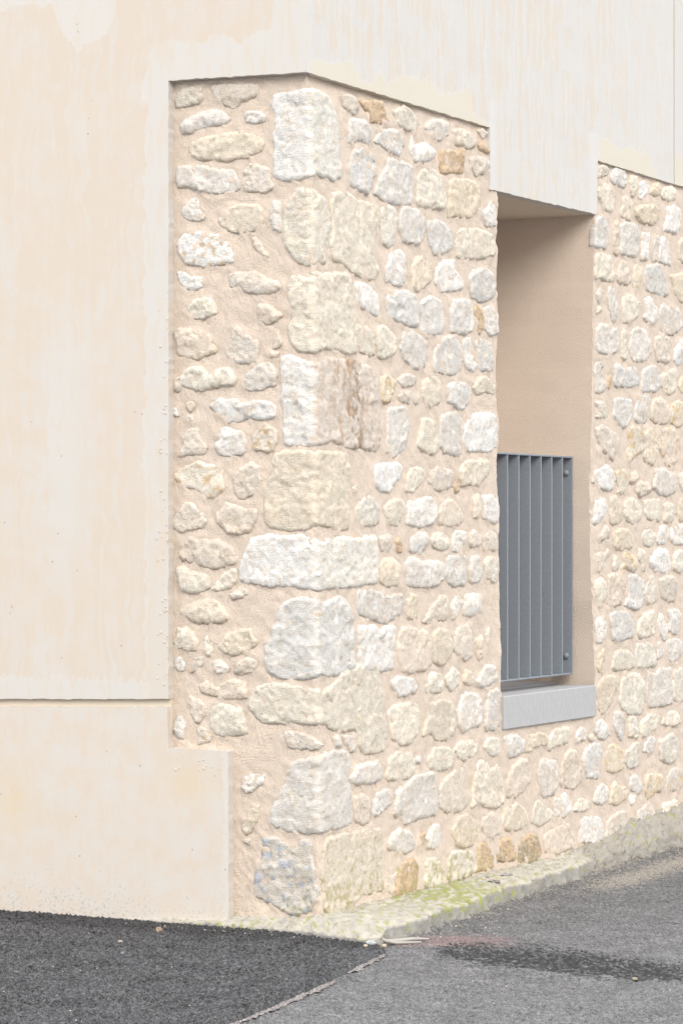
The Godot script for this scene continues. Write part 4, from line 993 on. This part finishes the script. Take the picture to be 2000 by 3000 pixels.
func patch_mesh() -> ArrayMesh:
	var v := PackedVector3Array()
	var col := PackedColorArray()
	var idx := PackedInt32Array()
	var xs := PackedFloat32Array()
	var x := -7.0
	while x < -0.005:
		xs.append(x)
		x += 0.2 if x < -3.0 else 0.0095
	var rows := PackedFloat32Array()   # distance back from the edge
	var d := 0.0
	while d < 7.0:
		rows.append(d)
		d += 0.0095 if d < 2.4 else 0.2
	var n := rows.size() + 1
	for i in xs.size():
		var e := patch_edge(xs[i])
		for j in n:
			var back := 0.0 if j == 0 else rows[j - 1]
			var z := e - back + (0.012 if j == 0 else 0.0)
			var y := 0.014 + n_low.get_noise_2d(xs[i] * 0.3 + 4.0, z * 0.3) * 0.005 + n_fine.get_noise_2d(xs[i] * 0.55, z * 0.55) * 0.0105 + n_mid.get_noise_2d(xs[i], z + 3.0) * 0.002
			if j == 0: y = -0.01
			if z < 0.3: y += smoothstep(-0.28, -0.05, xs[i]) * 0.004
			v.append(Vector3(xs[i], y, z))
			var a := n_patch.get_noise_2d(xs[i] * 0.45 + 33.0, z * 0.45)
			var b := n_patch.get_noise_2d(xs[i] * 6.0, z * 6.0)
			var f := n_fine.get_noise_2d(xs[i] * 0.5 + 40.0, z * 0.5)
			var g := 0.118 * (1.0 + 0.30 * a + 0.25 * b + 0.9 * f)
			# traffic has polished the middle paler; the raked rim against the wall kept its fresh black binder
			var rim := smoothstep(0.34, 0.10, -xs[i] - 0.06 + 0.12 * a + 0.1 * b) * smoothstep(-1.9, -0.9, z)
			g = lerpf(g, 0.07, rim * 0.7)
			col.append(Color(g, g, g * 1.05))
	for i in xs.size() - 1:
		for j in n - 1:
			var k := i * n + j
			idx.append_array([k, k + 1, k + n, k + 1, k + n + 1, k + n])
	return surface(v, idx, col)

func pebble_mesh(id: int, flat_y := 0.7) -> ArrayMesh:
	var v := PackedVector3Array()
	var idx := PackedInt32Array()
	var rows := 5
	var n := 8
	v.append(Vector3(0, flat_y, 0))
	for j in range(1, rows):
		var t := PI * j / rows
		for i in n:
			var p := TAU * (i + 0.5 * (j % 2)) / n
			var q := Vector3(sin(t) * cos(p), cos(t) * flat_y, sin(t) * sin(p))
			v.append(q * (1.0 + 0.9 * n_low.get_noise_3d(q.x * 0.16 + id, q.y * 0.16, q.z * 0.16 + id * 3.1)))
	v.append(Vector3(0, -flat_y, 0))
	for i in n:
		idx.append_array([0, 1 + i, 1 + (i + 1) % n])
		var b := 1 + (rows - 2) * n
		idx.append_array([b + i, v.size() - 1, b + (i + 1) % n])
	for j in rows - 2:
		for i in n:
			var a := 1 + j * n + i
			var b := 1 + j * n + (i + 1) % n
			idx.append_array([a, a + n, b, b, a + n, b + n])
	return surface(v, idx)

func scatter(called: String, mesh: Mesh, list: Array, mat: Material, label: String, category: String) -> void:
	var mm := MultiMesh.new()
	mm.transform_format = MultiMesh.TRANSFORM_3D
	mm.use_colors = true
	mm.mesh = mesh
	mm.instance_count = list.size()
	for k in list.size():
		mm.set_instance_transform(k, list[k][0])
		mm.set_instance_color(k, list[k][1])
	var o := MultiMeshInstance3D.new()
	o.name = numbered(called)
	o.multimesh = mm
	o.material_override = mat
	add_child(o)
	tag(o, label, category, "", "stuff")

func tube(path: Array, radii: Array, sides := 8) -> ArrayMesh:
	var v := PackedVector3Array()
	var idx := PackedInt32Array()
	for k in path.size():
		var dir: Vector3 = (path[mini(k + 1, path.size() - 1)] - path[maxi(k - 1, 0)]).normalized()
		var side := dir.cross(Vector3.UP).normalized()
		var up := side.cross(dir)
		for i in sides:
			var t := TAU * i / sides
			v.append(path[k] + (side * cos(t) + up * sin(t)) * radii[k])
	for k in path.size() - 1:
		for i in sides:
			var a := k * sides + i
			var b := k * sides + (i + 1) % sides
			idx.append_array([a, a + sides, b, b, a + sides, b + sides])
	var first := v.size()
	v.append(path[0])
	v.append(path[-1])
	for i in sides:
		idx.append_array([first, i, (i + 1) % sides])
		var l := (path.size() - 1) * sides
		idx.append_array([first + 1, l + (i + 1) % sides, l + i])
	return surface(v, idx)

func bolt_mesh() -> ArrayMesh:   # round head on a collar, axis towards -x
	var prof := [[0.0, 0.022], [0.008, 0.021], [0.013, 0.017], [0.016, 0.011], [0.0155, 0.006], [0.0145, 0.0045], [0.009, 0.004], [0.009, -0.03]]
	var v := PackedVector3Array()
	var idx := PackedInt32Array()
	var n := 14
	for p in prof:
		for i in n:
			var t := TAU * i / n
			v.append(Vector3(-p[1], sin(t) * p[0], cos(t) * p[0]))
	for j in prof.size() - 1:
		for i in n:
			var a := j * n + i
			var b := j * n + (i + 1) % n
			idx.append_array([a, b, a + n, b, b + n, a + n])
	return surface(v, idx)

func _ready() -> void:
	# camera, sky, light
	var cam := Camera3D.new()
	cam.name = "camera"
	cam.projection = Camera3D.PROJECTION_FRUSTUM
	cam.near = 0.1
	cam.far = 400.0
	cam.size = 0.1 * 3000.0 / 8420.0
	cam.frustum_offset = Vector2(0.0, 0.1 * 55.0 / 8420.0)
	add_child(cam)
	cam.position = Vector3(-10.557, 1.689, 5.706)
	cam.look_at(cam.position + Vector3(0.88499, 0.0, -0.46562), Vector3.UP)
	cam.current = true
	var env := Environment.new()
	var sky_mat := ProceduralSkyMaterial.new()
	sky_mat.sky_top_color = Color(0.92, 0.925, 0.935)
	sky_mat.sky_horizon_color = Color(0.975, 0.978, 0.985)
	sky_mat.sky_curve = 0.2
	sky_mat.ground_horizon_color = Color(0.55, 0.55, 0.55)
	sky_mat.ground_bottom_color = Color(0.45, 0.45, 0.45)
	sky_mat.sun_angle_max = 1.0
	sky_mat.energy_multiplier = 1.2
	var sky := Sky.new()
	sky.sky_material = sky_mat
	env.background_mode = Environment.BG_SKY
	env.sky = sky
	env.tonemap_mode = Environment.TONE_MAPPER_LINEAR
	env.tonemap_exposure = 1.95
	env.sdfgi_enabled = true
	env.ssao_enabled = true
	env.ssil_enabled = true
	var we := WorldEnvironment.new()
	we.name = "world_environment"
	we.environment = env
	add_child(we)
	var sun := DirectionalLight3D.new()
	sun.name = "sun"
	sun.light_energy = 0.38
	sun.light_angular_distance = 30.0
	sun.light_color = Color(1.0, 0.97, 0.93)
	sun.shadow_enabled = true
	add_child(sun)
	sun.look_at_from_position(Vector3.ZERO, -Vector3(-0.67, 0.48, 0.56), Vector3.UP)

	noise(n_low, 3, 9.0)
	noise(n_mid, 11, 38.0)
	noise(n_fine, 23, 95.0, FastNoiseLite.TYPE_SIMPLEX, 2)
	noise(n_patch, 37, 8.0, FastNoiseLite.TYPE_SIMPLEX_SMOOTH, 3)
	noise(n_cell, 51, 22.0, FastNoiseLite.TYPE_CELLULAR, 1)
	n_cell.cellular_return_type = FastNoiseLite.RETURN_DISTANCE2_SUB

	noise(n_facet, 52, 15.0, FastNoiseLite.TYPE_CELLULAR, 1)
	n_facet.cellular_return_type = FastNoiseLite.RETURN_CELL_VALUE

	# materials
	var grain := noise(FastNoiseLite.new(), 5, 0.075, FastNoiseLite.TYPE_SIMPLEX, 3)
	var grain_height := texture_of(grain, 512, 0.0, 1.0)
	var speck := noise(FastNoiseLite.new(), 6, 0.075, FastNoiseLite.TYPE_SIMPLEX, 3)
	var speck_tone := speck_texture(speck)
	stone_mat = make_material(0.95)
	stone_mat.vertex_color_use_as_albedo = true
	stone_mat.albedo_texture = speck_tone
	stone_mat.heightmap_enabled = true
	stone_mat.heightmap_texture = grain_height
	stone_mat.heightmap_scale = 0.5
	stone_mat.uv1_triplanar = true
	stone_mat.uv1_world_triplanar = true
	stone_mat.uv1_scale = Vector3(3.6, 3.6, 3.6)
	mortar_mat = make_material(0.96)
	mortar_mat.vertex_color_use_as_albedo = true
	mortar_mat.heightmap_enabled = true
	mortar_mat.heightmap_texture = stroke_texture()
	mortar_mat.heightmap_scale = 0.26
	mortar_mat.albedo_texture = sand_texture()
	var render_mat := make_material(0.97)
	render_mat.albedo_color = lin(0.69, 0.595, 0.515)
	render_mat.heightmap_enabled = true
	render_mat.heightmap_texture = texture_of(noise(FastNoiseLite.new(), 15, 0.045, FastNoiseLite.TYPE_SIMPLEX, 3), 512, 0.0, 1.0)
	render_mat.heightmap_scale = 0.3
	var left_area := Rect2(-3.3, -0.1, 3.4, 5.6)
	var right_area := Rect2(-0.1, 3.2, 9.2, 2.3)
	var skin := texture_of(noise(FastNoiseLite.new(), 16, 0.02, FastNoiseLite.TYPE_SIMPLEX_SMOOTH, 5), 512, 0.0, 1.0)
	var left_mat := make_material(0.9)
	left_mat.albedo_texture = left_wash(left_area, 720, 1180)
	left_mat.heightmap_enabled = true
	left_mat.heightmap_texture = skin
	left_mat.heightmap_scale = 0.15
	var right_mat := make_material(0.9)
	right_mat.albedo_texture = right_wash(right_area, 1880, 480)
	right_mat.heightmap_enabled = true
	right_mat.heightmap_texture = skin
	right_mat.heightmap_scale = 0.15
	print("washes done ", Time.get_ticks_msec())
	var plain_concrete := make_material(0.9)
	plain_concrete.albedo_color = lin(0.66, 0.59, 0.49)
	var foot_mat := make_material(0.95)
	foot_mat.vertex_color_use_as_albedo = true
	foot_mat.heightmap_enabled = true
	foot_mat.heightmap_texture = grain_height
	foot_mat.heightmap_scale = 0.4
	foot_mat.uv1_triplanar = true
	foot_mat.uv1_world_triplanar = true
	foot_mat.uv1_scale = Vector3(2.2, 2.2, 2.2)
	var asphalt_mat := make_material(0.92)
	asphalt_mat.vertex_color_use_as_albedo = true
	asphalt_mat.albedo_texture = texture_of(noise(FastNoiseLite.new(), 8, 0.09, FastNoiseLite.TYPE_SIMPLEX, 2), 512, 0.3, 1.7)
	asphalt_mat.uv1_triplanar = true
	asphalt_mat.uv1_world_triplanar = true
	asphalt_mat.uv1_scale = Vector3(2.6, 2.6, 2.6)
	asphalt_mat.heightmap_enabled = true
	asphalt_mat.heightmap_texture = texture_of(noise(FastNoiseLite.new(), 9, 0.07, FastNoiseLite.TYPE_SIMPLEX, 3), 512, 0.0, 1.0)
	asphalt_mat.heightmap_scale = 0.5
	var steel := make_material(0.55)
	steel.albedo_color = lin(0.235, 0.268, 0.31)
	steel.metallic_specular = 0.5
	var steel_tone := texture_of(noise(FastNoiseLite.new(), 19, 0.05, FastNoiseLite.TYPE_SIMPLEX, 4), 256, 0.95, 1.0)
	steel.albedo_texture = steel_tone
	steel.uv1_triplanar = true
	steel.uv1_world_triplanar = true
	steel.uv1_scale = Vector3(3, 3, 3)
	var sill_mat := make_material(0.85)
	sill_mat.albedo_color = lin(0.46, 0.465, 0.48)
	sill_mat.albedo_texture = texture_of(noise(FastNoiseLite.new(), 20, 0.03, FastNoiseLite.TYPE_SIMPLEX_SMOOTH, 4), 512, 0.94, 1.0)
	sill_mat.heightmap_enabled = true
	sill_mat.heightmap_texture = grain_height
	sill_mat.heightmap_scale = 0.08
	sill_mat.uv1_triplanar = true
	sill_mat.uv1_world_triplanar = true
	sill_mat.uv1_scale = Vector3(2.5, 0.9, 2.5)

	# ground
	var road := put("road", road_mesh(), asphalt_mat)
	tag(road, "worn grey asphalt road with a dark wet stain along the mossy footing", "road", "", "structure")
	var patch := put("asphalt_patch", patch_mesh(), asphalt_mat)
	tag(patch, "newer dark coarse asphalt in front of the left concrete wall", "asphalt", "", "structure")
	print("ground done ", Time.get_ticks_msec())

	# masonry
	var wall := thing("stone_wall", "rough pale rubble stone corner wall pointed with peach lime mortar", "wall")
	wall.set_meta("kind", "thing")
	put("mortar", mortar_sheet(STONES), mortar_mat, wall)
	print("mortar done ", Time.get_ticks_msec())
	put("window_jamb", jamb(edge_b, 0.8, 1), render_mat, wall)
	put("window_jamb", jamb(edge_a, 0.8, -1), render_mat, wall)
	put("window_back", chamfer_box(Vector3(1.4, 2.75, 0.1), 0.003, Vector3(2.41, 2.05, -0.80)), render_mat, wall)
	for k in mini(298, STONES.size()): put("stone", stone_mesh(STONES[k], k), stone_mat, wall)
	var rest := {"v": PackedVector3Array(), "c": PackedColorArray(), "i": PackedInt32Array()}
	for k in range(298, STONES.size()): stone_mesh(STONES[k], k, rest)
	for k in STONES.size():   # the wall goes on beyond the picture
		var d: Array = STONES[k]
		if d[2] > 3140 and d[2] < 4280:
			for shift in [1230, 2410, 3590]:
				var e := d.duplicate()
				var out_of_view := true
				for q in range(2, e.size(), 2):
					e[q] += shift
					if e[q] < 4385: out_of_view = false
				if out_of_view: stone_mesh(e, k + 500 + shift, rest)
	var more := put("small_stones", surface(rest.v, rest.i, rest.c), stone_mat, wall)
	tag(more, "", "", "", "stuff")
	print("stones done ", Time.get_ticks_msec())

	# concrete
	var conc := thing("concrete_wall", "smooth cream concrete wall wrapping round the top and left of the stonework", "wall")
	conc.set_meta("kind", "thing")
	var upper := [[-3.25, 0.90], [-0.658, 0.971], [-0.658, 3.61], [0.012, 3.598], [0.012, 5.45], [-3.25, 5.45]]
	put("panel", slab(upper, true, PackedInt32Array([0, 1, 2]), left_area), left_mat, conc)
	var plinth := [[-3.25, -0.08], [-0.362, -0.08], [-0.365, 0.756], [-0.658, 0.762], [-0.664, 0.936], [-3.25, 0.865]]
	put("panel", slab(plinth, true, PackedInt32Array([1, 2, 3, 4]), left_area), left_mat, conc)
	put("joint_backing", chamfer_box(Vector3(0.1, 0.2, 2.61), 0.002, Vector3(0.032, 0.93, -1.966)), plain_concrete, conc)
	var head := [[-0.045, 3.597], [1.766, 3.592], [1.77, 3.300], [3.068, 3.308], [3.082, 3.585], [4.147, 3.580], [4.147, 5.45], [-0.045, 5.45]]
	put("panel", slab(head, false, PackedInt32Array([0, 1, 2, 3, 4]), right_area), right_mat, conc)
	var next := [[4.163, 3.580], [9.0, 3.56], [9.0, 5.45], [4.163, 5.45]]
	put("panel", slab(next, false, PackedInt32Array([0]), right_area), right_mat, conc)
	put("joint_backing", chamfer_box(Vector3(0.1, 1.85, 0.1), 0.002, Vector3(4.155, 4.52, -0.052)), render_mat, conc)
	put("lintel", chamfer_box(Vector3(1.5, 0.3, 0.80), 0.003, Vector3(2.42, 3.455, -0.4505)), plain_concrete, conc)

	var drops := {"v": PackedVector3Array(), "i": PackedInt32Array()}
	var splash := RandomNumberGenerator.new()
	splash.seed = 90
	var bead := pebble_mesh(3, 0.9).surface_get_arrays(0)
	for k in 70:
		var at := Vector3(-0.0455, splash.randf_range(0.99, 2.75), -0.662 - 0.05 * pow(splash.randf(), 1.8))
		if k > 55: at = Vector3(-0.0455, 0.72 - 0.05 * splash.randf(), splash.randf_range(-0.64, -0.38))
		var r := splash.randf_range(0.0025, 0.006)
		var first: int = drops.v.size()
		for p in bead[Mesh.ARRAY_VERTEX]: drops.v.append(at + p * Vector3(0.6, 1.0, 0.9) * r)
		for i in bead[Mesh.ARRAY_INDEX]: drops.i.append(first + i)
	var bead_mat := make_material(0.95)
	bead_mat.albedo_color = lin(0.64, 0.57, 0.50)
	tag(put("mortar_splashes", surface(drops.v, drops.i), bead_mat, conc), "", "", "", "stuff")

	# window
	var sill := thing("window_sill", "smooth grey cast sill under the barred window", "window sill", Vector3(2.4, 0.75, 0.06))
	put("sill_block", chamfer_box(Vector3(1.115, 0.158, 0.235), 0.004, Vector3(-0.0125, 0.077, -0.1175)), sill_mat, sill)
	put("back_ledge", chamfer_box(Vector3(1.23, 0.168, 0.60), 0.004, Vector3(0.018, 0.083, -0.5362)), sill_mat, sill)
	var grille := thing("window_grille", "blue grey steel grille of upright flat bars in the window opening", "grille", Vector3(2.4, 0.961, -0.06))
	var fin := chamfer_box(Vector3(0.011, 1.089, 0.085), 0.0015)
	for k in 7: put("bar", fin, steel, grille).position = Vector3(2.795 - 0.1335 * k - 2.4, 0.5525, -0.0425)
	var plate := chamfer_box(Vector3(0.010, 1.105, 0.085), 0.0015)
	put("end_plate", plate, steel, grille).position = Vector3(2.922 - 2.4, 0.5525, -0.0425)
	put("end_plate", plate, steel, grille).position = Vector3(1.862 - 2.4, 0.5525, -0.0425)
	var rail := chamfer_box(Vector3(1.0495, 0.009, 0.087), 0.0015)
	put("top_rail", rail, steel, grille).position = Vector3(2.392 - 2.4, 1.1015, -0.0425)
	put("bottom_rail", rail, steel, grille).position = Vector3(2.392 - 2.4, 0.0035, -0.0425)
	var bolt := bolt_mesh()
	for p in [1.984, 1.054]:
		put("bolt", bolt, steel, grille).position = Vector3(2.917 - 2.4, p - 0.961, -0.030)
		var l := put("bolt", bolt, steel, grille)
		l.position = Vector3(1.867 - 2.4, p - 0.961, -0.030)
		l.rotation.y = PI

	# footing and what lies about it
	var foot := put("footing", footing_mesh(), foot_mat)
	tag(foot, "low crumbling pale footing with green moss along the base of the stone wall", "footing")
	var rng := RandomNumberGenerator.new()
	rng.seed = 12
	var loose := make_material(0.95)
	loose.vertex_color_use_as_albedo = true
	var bits := []
	for k in 1500:
		var x := rng.randf_range(-0.1, 5.0)
		var z := 0.0
		for q in FOOT.size() - 1:
			if q > 6 and x >= FOOT[q][0] and x < FOOT[q + 1][0]: z = lerpf(FOOT[q][1], FOOT[q + 1][1], (x - FOOT[q][0]) / (FOOT[q + 1][0] - FOOT[q][0]))
		if z == 0.0: z = 0.41
		z += 0.012 + pow(rng.randf(), 2.2) * (0.35 if x < 1.6 else 0.45)
		var r := rng.randf_range(0.0015, 0.0036) * (1.8 if rng.randf() < 0.06 else 1.0)
		var tone := rng.randf_range(0.18, 0.5)
		var c := Color(tone, tone * rng.randf_range(0.86, 0.98), tone * rng.randf_range(0.72, 0.94))
		bits.append([Transform3D(Basis.from_euler(Vector3(rng.randf() * 6.0, rng.randf() * 6.0, rng.randf() * 6.0)).scaled(Vector3.ONE * r), Vector3(x, r * 0.4, z)), c])
	for k in 420:
		var s := rng.randf()
		var p := Vector2(rng.randf_range(-3.0, 0.6), rng.randf_range(-1.6, 2.6))
		if s < 0.45:
			p = Vector2(-0.085 - 0.1 * pow(rng.randf(), 2.0), rng.randf_range(-0.8, 0.25))
		var r := rng.randf_range(0.0015, 0.004)
		var tone := rng.randf_range(0.25, 0.6)
		bits.append([Transform3D(Basis.from_euler(Vector3(rng.randf() * 6.0, rng.randf() * 6.0, 0)).scaled(Vector3.ONE * r), Vector3(p.x, r * 0.4 + (0.016 if p.y < patch_edge(p.x) and p.x < 0.0 else 0.0), p.y)), Color(tone, tone * 0.93, tone * rng.randf_range(0.7, 0.95))])
	scatter("gravel", pebble_mesh(2), bits, loose, "loose pale grit scattered on the asphalt along the footing", "gravel")
	var crumbs := []
	for k in 900:
		var p := Vector2(-0.075 - 0.22 * pow(rng.randf(), 1.5), rng.randf_range(-2.0, 0.38))
		if p.y > 0.0: p.x -= 0.3 * p.y
		var r := rng.randf_range(0.003, 0.0065)
		var tone := rng.randf_range(0.04, 0.10)
		crumbs.append([Transform3D(Basis.from_euler(Vector3(rng.randf() * 6.0, rng.randf() * 6.0, rng.randf() * 6.0)).scaled(Vector3(1.2, 0.9, 1.0) * r), Vector3(p.x, 0.015 + r * 0.2 + 0.004 * smoothstep(-0.28, -0.05, p.x), p.y)), Color(tone, tone, tone * 1.05)])
	scatter("asphalt_crumbs", pebble_mesh(5, 0.9), crumbs, loose, "loose black asphalt crumbs along the raked rim of the newer paving", "gravel")
	var stones_lying := [
		[Vector3(-0.274, 0.020, -0.567), Vector3(0.030, 0.011, 0.017), [0.50, 0.37, 0.28], "flat brown pebble lying on the dark asphalt below the concrete plinth"],
		[Vector3(-0.640, 0.020, -0.526), Vector3(0.010, 0.007, 0.009), [0.66, 0.57, 0.50], "small pinkish pebble on the dark asphalt in front of the brown pebble"],
		[Vector3(-0.909, 0.020, -0.346), Vector3(0.010, 0.006, 0.009), [0.36, 0.38, 0.40], "small grey pebble nearest the viewer on the dark asphalt"],
		[Vector3(-0.212, 0.020, 0.400), Vector3(0.024, 0.014, 0.017), [0.66, 0.68, 0.70], "pale blue grey pebble beside the twig at the footing corner"],
		[Vector3(-0.282, 0.020, 0.409), Vector3(0.010, 0.008, 0.009), [0.72, 0.64, 0.50], "small yellowish pebble left of the pale blue grey one"],
		[Vector3(-0.246, 0.018, 0.477), Vector3(0.018, 0.008, 0.012), [0.74, 0.66, 0.52], "cream chip at the tip of the dark asphalt by the twig"],
		[Vector3(-0.505, 0.008, 1.659), Vector3(0.013, 0.007, 0.011), [0.60, 0.52, 0.40], "tan pebble at the near edge of the wet stain"],
		[Vector3(1.51, 0.087, 0.11), Vector3(0.034, 0.008, 0.02), [0.40, 0.40, 0.40], "flat grey stone flake on the ledge against the stone wall, right of the moss"],
		[Vector3(1.44, 0.080, 0.185), Vector3(0.026, 0.009, 0.02), [0.42, 0.41, 0.39], "grey stone chip near the brim of the ledge, right of the moss"],
		[Vector3(1.66, 0.084, 0.15), Vector3(0.034, 0.009, 0.022), [0.45, 0.45, 0.44], "pale grey flake on the ledge, rightmost of the three lying there"]]
	for k in stones_lying.size():
		var s: Array = stones_lying[k]
		var m := make_material(0.9)
		m.albedo_color = lin(s[2][0], s[2][1], s[2][2])
		m.heightmap_enabled = true
		m.heightmap_texture = grain_height
		m.heightmap_scale = 0.3
		m.uv1_triplanar = true
		m.uv1_scale = Vector3(0.3, 0.3, 0.3)
		var o := put("pebble", pebble_mesh(20 + k, 0.9), m)
		o.position = s[0]
		o.scale = s[1]
		o.rotation.y = 0.7 + k * 1.3
		tag(o, s[3], "pebble", "pebbles lying on the asphalt")
	var bark := make_material(0.9)
	bark.albedo_color = lin(0.42, 0.40, 0.37)
	var twig := thing("twig", "pale grey forked twig lying at the corner of the footing", "twig", Vector3(-0.03, 0.0, 0.42))
	put("stem", tube([Vector3(-0.13, 0.045, -0.05), Vector3(-0.085, 0.018, 0.0), Vector3(-0.02, 0.012, 0.02), Vector3(0.05, 0.014, 0.05), Vector3(0.12, 0.008, 0.09)], [0.004, 0.008, 0.009, 0.007, 0.003]), bark, twig)
	put("fork", tube([Vector3(-0.08, 0.016, -0.005), Vector3(-0.06, 0.010, 0.03), Vector3(-0.02, 0.008, 0.06), Vector3(0.03, 0.007, 0.10)], [0.005, 0.006, 0.005, 0.003]), bark, twig)
	var chalk := make_material(0.95)
	chalk.albedo_color = lin(0.44, 0.405, 0.40)
	chalk.albedo_texture = texture_of(noise(FastNoiseLite.new(), 28, 0.06, FastNoiseLite.TYPE_SIMPLEX, 3), 256, 0.45, 1.1)
	chalk.uv1_triplanar = true
	chalk.uv1_scale = Vector3(4, 4, 4)
	var cv := PackedVector3Array()
	var ci := PackedInt32Array()
	for span in [[-2.7, -1.0], [-0.85, -0.34]]:
		var first := cv.size()
		var x: float = span[0]
		while x < span[1]:
			var gap := smoothstep(span[0] - 0.01, span[0] + 0.08, x) * smoothstep(span[1] + 0.01, span[1] - 0.12, x) * (0.75 + 0.5 * n_patch.get_noise_1d(x * 2.0))
			for q in 5:
				var z := patch_edge(x) + 0.014 + 0.04 * gap * q / 4.0 + 0.004 * n_mid.get_noise_1d(x * 2.0) * q / 4.0
				cv.append(Vector3(x, road_height(x, z) + 0.0045, z))
			x += 0.0095
		for k in range(first, cv.size() - 5):
			if (k - first) % 5 < 4: ci.append_array([k, k + 5, k + 1, k + 1, k + 5, k + 6])
	var line := put("chalk_line", surface(cv, ci), chalk)
	tag(line, "faded pinkish chalk line along the edge of the newer asphalt", "marking", "", "structure")
	print("all done ", Time.get_ticks_msec())
